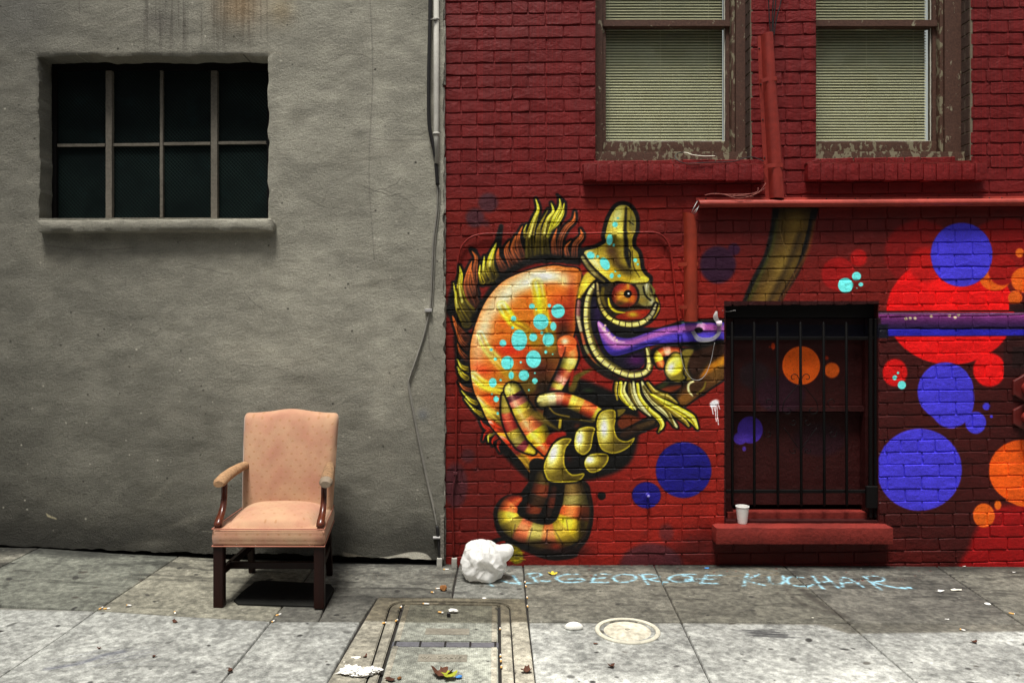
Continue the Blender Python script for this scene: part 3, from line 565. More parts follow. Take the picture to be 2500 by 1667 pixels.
def fbm(shape, cells, octaves=5, gain=.5, rng=RN):
    """smooth value noise summed over octaves, about -1..1"""
    h, w_ = shape; out = np.zeros(shape, np.float32); amp = 1; cx, cy = cells; tot = 0
    for _ in range(octaves):
        nx, ny = int(cx)+2, int(cy)+2; g = rng.random((ny+1, nx+1)).astype(np.float32)*2-1
        x = np.linspace(0, cx, w_, endpoint=False); y = np.linspace(0, cy, h, endpoint=False)
        xi, yi = x.astype(int), y.astype(int); fx, fy = x-xi, y-yi; fx = fx*fx*(3-2*fx); fy = (fy*fy*(3-2*fy))[:, None]
        a = g[yi][:, xi]; b = g[yi][:, xi+1]; c = g[yi+1][:, xi]; d = g[yi+1][:, xi+1]
        out += amp*((a*(1-fx)+b*fx)*(1-fy)+(c*(1-fx)+d*fx)*fy); tot += amp
        amp *= gain; cx *= 2; cy *= 2
    return out/tot*1.6

# ---------------------------------------------------------------- material helpers
def image_of(canvas, name):
    h, w_ = canvas.a.shape[:2]
    im = bpy.data.images.new(name, w_, h, alpha=False)
    px = np.ones((h, w_, 4), np.float32); px[..., :3] = canvas.a[::-1]
    im.pixels.foreach_set(px.ravel()); im.update(); im.pack()
    return im
class NT:
    def __init__(s, name):
        s.m = bpy.data.materials.new(name); s.m.use_nodes = True; s.t = s.m.node_tree
        s.b = s.t.nodes['Principled BSDF']; s.out = s.t.nodes['Material Output']; s._pos = None
    def n(s, ty, **kw):
        nd = s.t.nodes.new('ShaderNode'+ty)
        for k, v in kw.items():
            if hasattr(nd, k): setattr(nd, k, v)
        return nd
    def l(s, a, b): s.t.links.new(a, b)
    def val(s, sock, v):
        if hasattr(v, 'links') or isinstance(v, bpy.types.NodeSocket): s.l(v, sock)
        else: sock.default_value = v
    def math(s, op, a, b=0.0, c=0.0, clamp=False):
        nd = s.n('Math', operation=op); nd.use_clamp = clamp
        s.val(nd.inputs[0], a); s.val(nd.inputs[1], b)
        if op in ('MULTIPLY_ADD',): s.val(nd.inputs[2], c)
        return nd.outputs[0]
    def pos(s):
        if s._pos is None: s._pos = s.n('NewGeometry').outputs['Position']
        return s._pos
    def scaled(s, vec, sc):
        nd = s.n('Mapping'); s.l(vec, nd.inputs['Vector']); nd.inputs['Scale'].default_value = sc; return nd.outputs[0]
    def noise(s, vec, scale, detail=4, rough=.55, dist=0):
        nd = s.n('TexNoise'); s.l(vec, nd.inputs['Vector']); nd.inputs['Scale'].default_value = scale
        nd.inputs['Detail'].default_value = detail; nd.inputs['Roughness'].default_value = rough; nd.inputs['Distortion'].default_value = dist
        return nd.outputs['Fac']
    def ramp(s, fac, a, b, va=0.0, vb=1.0):
        nd = s.n('MapRange'); s.l(fac, nd.inputs[0]); nd.inputs[1].default_value = a; nd.inputs[2].default_value = b
        nd.inputs[3].default_value = va; nd.inputs[4].default_value = vb; return nd.outputs[0]
    def mix(s, fac, a, b, mode='MIX'):
        nd = s.n('Mix', data_type='RGBA', blend_type=mode)
        s.val(nd.inputs[0], fac)
        for k, v in ((6, a), (7, b)):
            if isinstance(v, bpy.types.NodeSocket): s.l(v, nd.inputs[k])
            else: nd.inputs[k].default_value = (*v[:3], 1)
        return nd.outputs[2]
    def scale_col(s, col, fac):
        nd = s.n('VectorMath', operation='SCALE'); s.l(col, nd.inputs[0]); s.val(nd.inputs['Scale'], fac); return nd.outputs[0]
    def bump(s, h, strength, dist=.01, prev=None):
        nd = s.n('Bump'); s.l(h, nd.inputs['Height']); nd.inputs['Strength'].default_value = strength; nd.inputs['Distance'].default_value = dist
        if prev is not None: s.l(prev, nd.inputs['Normal'])
        return nd.outputs[0]
    def done(s, col=None, rough=.8, normal=None, spec=.3, metal=0):
        if col is not None:
            if isinstance(col, bpy.types.NodeSocket): s.l(col, s.b.inputs['Base Color'])
            else: s.b.inputs['Base Color'].default_value = (*col[:3], 1)
        s.val(s.b.inputs['Roughness'], rough); s.b.inputs['Specular IOR Level'].default_value = spec; s.b.inputs['Metallic'].default_value = metal
        if normal is not None: s.l(normal, s.b.inputs['Normal'])
        return s.m
    def mapped_image(s, im, u0, u1, v0, v1, ax=('X', 'Z')):
        """world position to picture coordinates; v0 is the picture's bottom"""
        sp = s.n('SeparateXYZ'); s.l(s.pos(), sp.inputs[0])
        u = s.math('DIVIDE', s.math('SUBTRACT', sp.outputs[ax[0]], u0), u1-u0)
        v = s.math('DIVIDE', s.math('SUBTRACT', sp.outputs[ax[1]], v0), v1-v0)
        cb = s.n('CombineXYZ'); s.l(u, cb.inputs[0]); s.l(v, cb.inputs[1])
        ti = s.n('TexImage', extension='EXTEND', interpolation='Linear'); ti.image = im; s.l(cb.outputs[0], ti.inputs[0])
        return ti.outputs[0]
def simple(name, col, rough=.7, var=.12, scale=40, bump=.15, spec=.3, metal=0, big=3, dist=.004):
    t = NT(name); p = t.pos()
    a = t.noise(p, scale, 5, .6); b = t.noise(p, big, 3)
    f = t.math('ADD', t.ramp(a, .25, .75, 1-var, 1+var), t.ramp(b, .3, .7, -var, var))
    rgb = t.n('RGB'); rgb.outputs[0].default_value = (*col, 1)
    return t.done(t.scale_col(rgb.outputs[0], f), rough, t.bump(a, bump, dist), spec, metal)

# ---------------------------------------------------------------- painted pictures for the wall, the stucco and the pavement
MURAL = image_of(paint_mural(), 'mural')

def paint_stucco():
    c = Canvas(-260, 1110, -260, 1420, (.61, .598, .545), .6)
    h, w_ = c.h, c.w
    Y, X = np.mgrid[0:h, 0:w_].astype(np.float32); X = X/c.res-260; Y = Y/c.res-260
    n1 = fbm((h, w_), (6, 7), 5); n2 = fbm((h, w_), (30, 60), 4); n3 = fbm((h, w_), (3, 30), 3)
    f = 1+.06*n1+.08*n2+.05*n3
    f *= 1-.30*np.clip((Y+90*n1-820)/460, 0, 1)-.22*np.clip((Y+30*n2-1240)/60, 0, 1)     # light falloff painted down the lower wall, splashed grime at its foot
    f *= 1-.32*np.clip((700-X+140*n1)/800, 0, 1)  # vignette-like falloff painted in, darker towards the left
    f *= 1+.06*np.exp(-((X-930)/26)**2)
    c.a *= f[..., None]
    st = fbm((h, w_), (150, 4), 3)                                                        # run marks below the cornice
    m = np.clip((st-.28)*2.6, 0, 1)*np.clip((150+60*n1-Y)/110, 0, 1)*np.clip((X-300)/60, 0, 1)*np.clip((780-X)/80, 0, 1)
    c.a = c.a*(1-m[..., None]*.34)+np.array((.24, .22, .20))*m[..., None]*.34
    for x, L in [(385, 60), (408, 34), (440, 70), (452, 110), (543, 75), (640, 100), (655, 120), (610, 90), (520, 50), (200, 40), (89, 70)]:
        c.stroke([(x, -80 if x > 300 else L-34), (x+1, L)], (3.0, 1.4), (.27, .25, .23), 1.4, .38)
    c.glow(590, 20, 60, 55, (.60, .44, .27), .42); c.glow(690, 30, 34, 40, (.60, .48, .30), .30); c.glow(390, 60, 50, 30, (.33, .31, .30), .35)
    c.glow(60, 20, 90, 120, (.36, .36, .36), .35); c.glow(300, 150, 120, 16, (.36, .32, .25), .3); c.glow(1033, 1010, 14, 14, (.40, .42, .46), .5)
    c.stroke([(655, 133), (690, 135)], 5, (.62, .60, .54), 1.4, .8)
    c.poly([(905, 1363), (960, 1352), (1000, 1344), (1028, 1344), (1047, 1352), (1050, 1368), (980, 1372)], (.80, .78, .72), 1.5, .95)
    c.poly([(838, 1344), (870, 1350), (910, 1358), (930, 1366), (860, 1362)], (.52, .49, .43), 2, .9)
    c.stroke([(120, 1250), (126, 1256), (144, 1263)], (2, 6, 3), (.72, .68, .55), 1, .9)
    for k in range(240):
        x, y = RN.random()*1090, RN.random()*1340; c.dot(x, y, .9+RN.random()*1.8, None, ((.74, .72, .66), (.22, .21, .19))[k % 2], .8, .8)
    for P in [[(905, 0), (912, 180), (903, 420), (916, 640)], [(905, 340), (960, 346), (1046, 344)], [(1046, 760), (1050, 850), (1066, 880)], [(120, 600), (220, 612), (330, 606)]]:
        c.stroke(P, 1.6, (.33, .31, .29), 1.2, .5)
    # cracks wander, trowel sweeps
    for k in range(46):
        x, y, a = RN.random()*1090, RN.random()*1330, RN.normal(0, .35); P = []
        for q in range(7): P.append((x, y)); x += 16*math.cos(a); y += 16*math.sin(a)+RN.normal(0, 3); a += RN.normal(0, .25)
        c.stroke(P, 1.0+RN.random(), ((.30, .29, .26), (.68, .66, .60))[k % 3 == 0], .8, .35+.3*RN.random())
    for k in range(70):
        c.glow(RN.random()*1090, RN.random()*1340, 20+RN.random()*60, 6+RN.random()*22, ((.34, .33, .29), (.64, .62, .56))[k % 2], .16+.12*RN.random(), RN.normal(0, .3))
    c.a = np.clip(c.a, 0, 1)
    return c
STUCCO = image_of(paint_stucco(), 'stucco_stains_and_shade')

SLABS = {}
def paint_ground():
    """centimetres: x to the right, y towards the street"""
    c = Canvas(-420, 420, -8, 262, (.655, .66, .64), 3)
    g = lambda *q: [(G(q[i], q[i+1]).x*100, -G(q[i], q[i+1]).y*100) for i in range(0, len(q), 2)]
    h, w_ = c.h, c.w
    edge = g(-190, 1482, 235, 1491, 661, 1516, 900, 1516, 1300, 1518, 1664, 1520, 2000, 1524, 2072, 1545, 2497, 1540, 2700, 1545)
    c.poly([(-420, 80)]+edge+[(420, 90), (420, -20), (-420, -20)], (.475, .465, .425), 1.6, smooth=False)
    tones = [((-194, 1479, 97, 1335, 439, 1355, 235, 1490), (.445, .45, .415)), ((439, 1355, 775, 1371, 661, 1516, 235, 1490), (.52, .51, .46)), ((775, 1371, 1118, 1378, 1104, 1437, 740, 1431), (.465, .46, .43)),
             ((740, 1431, 1104, 1437, 1104, 1457, 920, 1459, 880, 1516, 661, 1516), (.385, .38, .355)), ((1118, 1378, 1277, 1380, 1284, 1457, 1104, 1457), (.50, .50, .475)),
             ((1277, 1380, 1596, 1379, 1664, 1518, 1290, 1517), (.485, .475, .435)), ((1596, 1379, 1912, 1379, 2072, 1520, 1664, 1518), (.455, .445, .405)), ((1912, 1379, 2287, 1382, 2497, 1523, 2072, 1520), (.43, .42, .39))]
    for P, col in tones: c.poly(g(*P), col, 1.2, smooth=False)
    n1 = fbm((h, w_), (14, 5), 5); n2 = fbm((h, w_), (90, 30), 4); n3 = fbm((h, w_), (420, 140), 3); n4 = fbm((h, w_), (40, 60), 3)
    c.a *= (1+.07*n1+.10*n2+.17*n3+.05*RN.normal(0, 1, (h, w_)))[..., None]
    # grime against the walls and in rubbed patches
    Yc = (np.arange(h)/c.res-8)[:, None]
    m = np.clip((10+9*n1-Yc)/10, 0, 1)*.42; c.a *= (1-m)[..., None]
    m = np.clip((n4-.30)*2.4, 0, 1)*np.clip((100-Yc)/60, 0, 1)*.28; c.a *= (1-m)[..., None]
    m = np.clip((n1-.22)*1.6, 0, 1)*np.clip((Yc-80)/40, 0, 1)*.16; c.a *= (1+m)[..., None]
    for P, wd, a in [((1960, 1440, 2000, 1470, 2060, 1505), 4, .5), ((1915, 1432, 1960, 1475, 2050, 1500), 3, .35)]: c.stroke(g(*P), wd, (.24, .22, .20), 1.5, a)
    for k in range(34):   # scrubbed black mark right of the round cover
        y = 1532+RN.random()*26; x = 1775+RN.random()*110+(y-1532)*1.6; c.stroke(g(x, y, x+30+RN.random()*60, y+RN.random()*3), .7, (.20, .20, .21), .6, .4)
    for k in range(18):
        y = 1590+RN.random()*40; x = 90+RN.random()*200; c.stroke(g(x, y+10, x+60, y, x+120, y-14), .5, (.30, .31, .38), .8, .16)
    c.stroke(g(115, 1633, 200, 1618, 250, 1600, 300, 1590), 1.6, (.27, .28, .36), 1.4, .5)
    c.stroke(g(715, 1590, 740, 1560, 765, 1520), .8, (.30, .30, .28), 1, .35); c.stroke(g(640, 1560, 560, 1590, 520, 1600), .6, (.35, .35, .35), 1, .3)
    # beige doodles under the window
    for P in [g(1730, 1398, 1760, 1388, 1800, 1392, 1830, 1400, 1780, 1406, 1740, 1400), g(1840, 1385, 1870, 1390, 1900, 1400, 1860, 1404), g(1690, 1392, 1660, 1400, 1690, 1408)]: c.stroke(P, 1.1, (.60, .52, .40), .8, .4)
    # chalk writing
    CH = (.66, .88, .97)
    L = lambda *q: g(*[v for i in range(0, len(q), 2) for v in (1250+q[i]/1.8816, 1350+q[i+1]/1.8816)])
    K = lambda *q: g(*[v for i in range(0, len(q), 2) for v in (1040+q[i]/8.4, 1280+q[i+1]/8.4)])
    chalk = [(K(1250, 1200, 1360, 1250), 0), (K(1530, 1140, 1660, 1170, 1790, 1195), 0), (K(1790, 1040, 1860, 1130, 1935, 1205), 0), (K(1935, 1205, 1760, 1190), 0),
        (K(2040, 1030, 2200, 1000, 2330, 1010, 2340, 1050, 2150, 1090), 0), (K(2100, 1010, 2180, 1090, 2280, 1185), 0), (K(2280, 1190, 2050, 1200), 0), (L(140, 128, 168, 128), 1),
        (L(310, 98, 260, 96, 215, 106, 205, 118, 235, 132, 290, 133, 328, 126, 320, 118, 262, 119), 0), (L(450, 97, 392, 97, 376, 116, 362, 133), 0), (L(362, 133, 440, 134), 0), (L(378, 115, 432, 113), 0),
        (L(520, 97, 480, 103, 466, 118, 490, 131, 530, 132, 568, 116, 556, 101, 520, 97), 0), (L(598, 100, 610, 122, 626, 142), 0), (L(585, 99, 635, 97, 672, 104, 650, 116, 615, 118), 0), (L(620, 117, 660, 128, 712, 132), 0),
        (L(840, 97, 780, 97, 735, 106, 722, 119, 752, 130, 800, 129, 828, 118, 815, 104, 780, 103), 0), (L(800, 124, 850, 128), 0), (L(900, 100, 880, 118, 868, 137), 0), (L(868, 137, 948, 138), 0), (L(890, 102, 975, 100), 0), (L(800, 119, 935, 118), 0),
        (L(1082, 95, 1072, 120, 1064, 151), 0), (L(1132, 96, 1100, 112, 1074, 124), 0), (L(1074, 122, 1110, 134, 1158, 146), 0), (L(1178, 106, 1182, 126, 1200, 139, 1236, 140, 1250, 124, 1246, 104), 0),
        (L(1335, 110, 1290, 106, 1264, 118, 1272, 138, 1310, 150, 1360, 150, 1384, 142), 0), (L(1382, 104, 1402, 132, 1430, 162), 0), (L(1436, 106, 1470, 134, 1504, 160), 0), (L(1398, 134, 1466, 128), 0),
        (L(1518, 152, 1514, 128, 1520, 110, 1560, 120, 1612, 154), 0), (L(1520, 134, 1590, 132), 0), (L(1618, 104, 1652, 134, 1694, 166), 0), (L(1612, 106, 1662, 104, 1702, 112, 1700, 126, 1648, 130), 0), (L(1650, 130, 1710, 146, 1784, 160), 0),
        (L(1792, 158, 1804, 160), 1), (L(1822, 156, 1842, 160), 1)]
    ch = Canvas(-420, 420, -8, 262, (0, 0, 0), 3)
    for P, d in chalk: ch.stroke(P, 1.75 if not d else 2.6, (1, 1, 1), .7, .95)
    gr = np.clip(.78+.95*n3+.35*n2, .08, 1)[..., None]
    a = ch.a*gr; c.a = c.a*(1-a)+np.array(CH)*a
    # gum, oil drops, paint specks
    for k in range(620):
        x, y = RN.random()*840-420, RN.random()**.8*230; r = .25+RN.random()**3*1.3
        c.dot(x, y, r*(1+RN.random()), r, (.17, .165, .16) if k % 5 else (.30, .28, .25), .3, .35+.5*RN.random(), RN.random()*3)
    for k in range(150):
        x, y = RN.random()*260-10, RN.random()**2*26; c.dot(x, y, .2+RN.random()*.5, None, ((.40, .08, .06), (.16, .08, .08), (.46, .40, .40))[k % 3], .3, .8)
    for k in range(240):
        x, y = RN.random()*840-420, RN.random()*230; c.dot(x, y, .15+RN.random()*.25, None, (.80, .79, .74), .25, .8)
    c.a = np.clip(c.a, 0, 1)**1.12*.86
    return c
GROUND = image_of(paint_ground(), 'pavement_stains')

# ---------------------------------------------------------------- materials
def m_painted():
    t = NT('painted_brick'); p = t.pos()
    a = PX(MX0, MY1); b = PX(MX1, MY0)
    col = t.mapped_image(MURAL, a.x, b.x, a.z, b.z)
    n1 = t.noise(p, 2.2, 3); n2 = t.noise(p, 55, 5, .65); n3 = t.noise(p, 260, 3, .6)
    f = t.math('ADD', t.ramp(n1, .3, .7, .90, 1.10), t.ramp(n2, .25, .75, -.12, .12))
    f = t.math('ADD', f, t.ramp(n3, .3, .7, -.10, .10))
    oi = t.n('ObjectInfo'); f = t.math('MULTIPLY', f, t.ramp(oi.outputs['Random'], 0, 1, .93, 1.07))
    f = t.math('MULTIPLY', f, t.ramp(t.noise(t.scaled(p, (9, 9, 1.1)), 1, 4, .6), .3, .7, .86, 1.08))
    col = t.scale_col(col, f)
    chip = t.math('MAXIMUM', t.ramp(t.noise(p, 95, 3, .5), .68, .72), t.ramp(t.noise(p, 34, 4, .7), .705, .725))                 # small pocks where the paint has gone
    col = t.mix(t.math('MULTIPLY', chip, .8), col, (.035, .02, .018))
    nb = t.bump(n2, .55, .006); nb = t.bump(n3, .35, .002, nb); nb = t.bump(t.noise(p, 18, 2), .35, .012, nb)
    return t.done(col, t.ramp(n2, .3, .7, .48, .66), nb, .28)
def m_stucco():
    t = NT('stucco'); p = t.pos()
    a = PX(-260, 1420); b = PX(1110, -260)
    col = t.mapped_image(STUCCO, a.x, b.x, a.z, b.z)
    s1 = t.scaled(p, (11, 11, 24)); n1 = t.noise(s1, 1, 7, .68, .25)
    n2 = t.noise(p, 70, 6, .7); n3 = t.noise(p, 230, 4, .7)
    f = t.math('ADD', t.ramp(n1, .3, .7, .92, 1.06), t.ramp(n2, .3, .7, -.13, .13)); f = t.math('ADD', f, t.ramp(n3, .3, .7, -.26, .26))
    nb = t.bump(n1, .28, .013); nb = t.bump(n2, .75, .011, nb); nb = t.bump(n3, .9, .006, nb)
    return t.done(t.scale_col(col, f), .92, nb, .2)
def m_concrete(name, tint=(1, 1, 1), ribs=False):
    t = NT(name); p = t.pos()
    col = t.mapped_image(GROUND, -4.2, 4.2, -2.62, .08, ('X', 'Y'))
    n1 = t.noise(p, 130, 4, .7); n2 = t.noise(p, 28, 5, .65); n3 = t.noise(p, 420, 2, .6)
    f = t.math('ADD', t.ramp(n1, .3, .7, .80, 1.20), t.ramp(n2, .3, .7, -.08, .08)); f = t.math('ADD', f, t.ramp(n3, .3, .7, -.22, .22))
    oi = t.n('ObjectInfo'); f = t.math('MULTIPLY', f, t.ramp(oi.outputs['Random'], 0, 1, .95, 1.05))
    col = t.mix(1.0, t.scale_col(col, f), tint, 'MULTIPLY')
    pit = t.ramp(t.noise(p, 60, 3, .6), .66, .72); col = t.mix(t.math('MULTIPLY', pit, .5), col, (.07, .065, .055))
    nb = t.bump(n1, .35, .003); nb = t.bump(n2, .35, .006, nb)
    if ribs:
        w_ = t.n('TexWave', wave_type='BANDS', bands_direction='X', wave_profile='SIN'); t.l(p, w_.inputs['Vector']); w_.inputs['Scale'].default_value = 38
        nb = t.bump(w_.outputs['Fac'], .5, .003, nb); col = t.scale_col(col, t.ramp(w_.outputs['Fac'], 0, 1, .92, 1.06))
    return t.done(col, .85, nb, .25)
def m_peeling(name, base, under, amount=.56, sc=16):
    t = NT(name); p = t.pos(); n = t.noise(t.scaled(p, (1, 1, .55)), sc, 5, .6, .4); n2 = t.noise(p, 90, 4)
    fac = t.ramp(n, amount, amount+.03); cb = t.n('RGB'); cb.outputs[0].default_value = (*base, 1)
    col = t.mix(fac, t.scale_col(cb.outputs[0], t.ramp(n2, .3, .7, .7, 1.3)), under)
    return t.done(col, .7, t.bump(fac, .4, .002, t.bump(n2, .3, .003)), .3)
def m_fabric():
    t = NT('salmon_fabric'); tc = t.n('TexCoord').outputs['Object']; sp = t.n('SeparateXYZ'); t.l(tc, sp.inputs[0])
    v = t.math('DIVIDE', t.math('SUBTRACT', sp.outputs['Z'], t.math('MULTIPLY', sp.outputs['Y'], .75)), .0262)
    row = t.math('FLOOR', v); odd = t.math('MULTIPLY', t.math('MODULO', t.math('ADD', row, 100), 2), .5)
    u = t.math('ADD', t.math('DIVIDE', sp.outputs['X'], .052), odd)
    fu = t.math('MULTIPLY', t.math('SUBTRACT', t.math('FRACT', t.math('ADD', u, 50)), .5), .052/.0074)
    fv = t.math('MULTIPLY', t.math('SUBTRACT', t.math('FRACT', t.math('ADD', v, 50)), .5), .0262/.0042)
    d = t.math('ADD', t.math('MULTIPLY', fu, fu), t.math('MULTIPLY', fv, fv))
    m = t.ramp(d, .55, 1.15, 1, 0)
    n = t.noise(tc, 6, 3); n2 = t.noise(tc, 420, 2); n3 = t.noise(tc, 14, 4, .6)
    col = t.mix(t.ramp(n, .35, .68), (.43, .262, .155), (.385, .185, .118))
    col = t.mix(t.math('MULTIPLY', m, .65), col, (.33, .165, .075))
    col = t.scale_col(col, t.math('ADD', t.ramp(n2, .3, .7, .90, 1.10), t.ramp(n3, .3, .7, -.07, .07)))
    t.b.inputs['Sheen Weight'].default_value = .15
    return t.done(col, .85, t.bump(n2, .25, .001, t.bump(m, .2, .001)), .2)
def m_wood():
    t = NT('dark_mahogany'); tc = t.n('TexCoord').outputs['Object']; n = t.noise(t.scaled(tc, (40, 40, 4)), 1, 4)
    col = t.mix(n, (.005, .002, .0015), (.022, .005, .003)); return t.done(col, .45, t.bump(n, .08, .001), .22)
def m_plastic():
    t = NT('thin_white_plastic'); p = t.pos(); n = t.noise(p, 26, 6, .62, .8); n2 = t.noise(t.scaled(p, (60, 60, 22)), 1, 4, .6, .6)
    col = t.mix(t.ramp(t.noise(p, 13, 4), .60, .75, 0, .5), (.80, .80, .78), (.52, .46, .36))
    nb = t.bump(n, .22, .010, t.bump(n2, .3, .005))
    t.done(col, .38, nb, .45); tl = t.n('BsdfTranslucent'); tl.inputs[0].default_value = (.85, .84, .80, 1); t.l(nb, tl.inputs['Normal'])
    mx = t.n('MixShader'); mx.inputs[0].default_value = .42; t.l(t.b.outputs[0], mx.inputs[1]); t.l(tl.outputs[0], mx.inputs[2]); t.l(mx.outputs[0], t.out.inputs[0]); return t.m
def m_glass():
    t = NT('window_glass'); t.t.nodes.remove(t.b)
    tr = t.n('BsdfTransparent'); tr.inputs[0].default_value = (.97, .98, .92, 1); gl = t.n('BsdfGlossy'); gl.inputs['Roughness'].default_value = .06; gl.inputs['Color'].default_value = (.75, .85, .78, 1)
    df = t.n('BsdfDiffuse'); df.inputs[0].default_value = (.42, .46, .36, 1)
    lw = t.n('LayerWeight'); lw.inputs[0].default_value = .25; mx = t.n('MixShader'); t.l(t.math('MULTIPLY', lw.outputs['Fresnel'], .5), mx.inputs[0]); t.l(tr.outputs[0], mx.inputs[1]); t.l(gl.outputs[0], mx.inputs[2])
    m2 = t.n('MixShader'); t.l(t.ramp(t.noise(t.pos(), 7, 4), .35, .75, .02, .10), m2.inputs[0]); t.l(mx.outputs[0], m2.inputs[1]); t.l(df.outputs[0], m2.inputs[2])
    t.l(m2.outputs[0], t.out.inputs[0]); return t.m
def m_wired():
    t = NT('wired_glass'); p = t.pos(); sp = t.n('SeparateXYZ'); t.l(p, sp.inputs[0])
    def lines(sg):
        q = t.math('ADD', sp.outputs['X'], t.math('MULTIPLY', sp.outputs['Z'], sg*.92)); fr = t.math('FRACT', t.math('ADD', t.math('DIVIDE', q, .0215), 900))
        return t.ramp(t.math('ABSOLUTE', t.math('SUBTRACT', fr, .5)), .41, .47)
    g = t.math('MAXIMUM', lines(1), t.math('MULTIPLY', lines(-1), .5)); n = t.noise(p, 3.2, 4)
    col = t.mix(t.math('MULTIPLY', g, t.ramp(n, .38, .66, .15, .9)), (.0035, .006, .006), (.035, .062, .054))
    col = t.mix(t.ramp(t.noise(p, 9, 5, .7), .55, .8, 0, .35), col, (.012, .03, .032))
    return t.done(col, .32, t.bump(t.noise(p, 60, 2), .1, .002), .12)
M = {
    'paint': m_painted(), 'stucco': m_stucco(), 'slab': m_concrete('pavement_concrete'), 'vault': m_concrete('cast_concrete', (.88, .81, .70)), 'lid': m_concrete('ribbed_lid', (.74, .75, .69), True),
    'joint': simple('joint_dirt', (.018, .016, .014), .95, .3, 90, .4), 'dark': simple('dark_void', (.008, .007, .006), .95, .2, 20, .1), 'asphalt': simple('asphalt', (.05, .05, .052), .9, .2, 160, .5),
    'mortar_pale': simple('pale_mortar', (.42, .40, .34), .95, .25, 60, .8, dist=.012), 'plaster': simple('old_plaster', (.20, .185, .155), .95, .3, 45, .9, dist=.015),
    'wood_brown': m_peeling('peeling_brown_wood', (.075, .034, .022), (.24, .21, .14), .64, 30), 'wood_peeled': m_peeling('badly_peeling_wood', (.075, .034, .021), (.20, .175, .11), .53, 34),
    'reveal': simple('bare_brick', (.062, .036, .026), .9, .25, 60, .5), 'sheet_dark': simple('black_sheet', (.010, .010, .009), .95, .3, 120, .5, .1), 'backing': simple('dim_room', (.22, .22, .14), .9, .1, 10, .1), 'slat': simple('cream_slat', (.88, .83, .66), .55, .05, 30, .05),
    'putty': simple('window_putty', (.62, .60, .50), .8, .2, 80, .3), 'glass': m_glass(), 'wired': m_wired(), 'steel': simple('painted_steel_sash', (.135, .12, .095), .75, .25, 70, .5),
    'duct': simple('red_duct_paint', (.235, .026, .018), .45, .2, 30, .3, .35), 'duct_mid': simple('salmon_red_duct_paint', (.33, .048, .034), .42, .2, 30, .3, .4), 'duct_low': simple('rust_red_duct_paint', (.27, .030, .012), .55, .2, 20, .3, .3), 'redpipe': simple('red_pipe_paint', (.09, .010, .008), .4, .15, 60, .2, .45),
    'black': simple('black_iron_paint', (.0035, .003, .003), .6, .2, 60, .2, .12), 'cable': simple('black_cable', (.014, .013, .013), .5, .1, 60, .1), 'conduit': simple('pale_conduit', (.36, .35, .31), .7, .15, 60, .2), 'thin': simple('grey_conduit', (.20, .19, .165), .6, .2, 60, .3),
    'wire': simple('bare_wire', (.35, .34, .33), .4, .1, 60, .1, .5), 'redwire': simple('red_wire', (.30, .09, .07), .5, .1, 60, .1), 'whitewire': simple('white_wire', (.62, .60, .50), .5, .1, 60, .1), 'tape': simple('white_tape', (.82, .66, .74), .6, .1, 60, .1),
    'fabric': m_fabric(), 'piping': simple('salmon_piping', (.38, .15, .10), .8, .1, 200, .2), 'armfab': simple('worn_arm_fabric', (.30, .175, .09), .9, .42, 70, .5, dist=.006), 'ducttape': simple('silver_tape', (.20, .155, .11), .5, .15, 60, .3), 'wood': m_wood(), 'post': simple('red_mahogany', (.075, .016, .006), .26, .3, 30, .1, .5),
    'bag': simple('white_plastic', (.86, .85, .82), .42, .03, 30, .2, .5), 'paper': simple('white_paper', (.70, .69, .65), .7, .04, 60, .1), 'foam': simple('white_foam', (.62, .61, .56), .8, .06, 120, .4), 'card': simple('stained_paper', (.72, .69, .58), .8, .15, 60, .2),
    'filter': simple('filter_paper', (.66, .38, .12), .8, .15, 200, .2), 'ash': simple('ash', (.10, .09, .08), .95, .2, 200, .2), 'leafy': simple('yellow_leaf', (.46, .36, .03), .7, .3, 60, .3), 'leafb': simple('brown_leaf', (.075, .028, .014), .8, .4, 60, .4), 'leafg': simple('green_leaf', (.26, .28, .02), .7, .3, 60, .3),
    'rust': simple('rusty_crumb', (.24, .10, .03), .9, .4, 60, .6), 'iron': simple('grey_cast_iron', (.19, .175, .14), .75, .3, 50, .6, dist=.006), 'hinge': simple('steel_strip', (.12, .12, .135), .5, .3, 60, .3, .5, .3), 'blue': simple('blue_plastic', (.05, .20, .50), .5, .1, 60, .1),
    'sill': simple('red_sill_paint', (.165, .017, .012), .6, .25, 45, .6, .3, 0, 5, .006), 'head_shade': simple('head_shade_black', (.006, .005, .005), .7, .2, 30, .2, .2),  # black of the head box is shadow put into its colour
}

# ================================================================ PAVEMENT (structure)
road = link('road', mesh('road', [(-60, -2.66, -.135), (60, -2.66, -.135), (60, -60, -.135), (-60, -60, -.135)], [(3, 2, 1, 0)]), M['asphalt']); tag(road, kind='structure')
earth = link('ground', mesh('ground', [(-60, 60, -.21), (60, 60, -.21), (60, -60, -.21), (-60, -60, -.21)], [(3, 2, 1, 0)]), M['asphalt']); tag(earth, kind='structure')
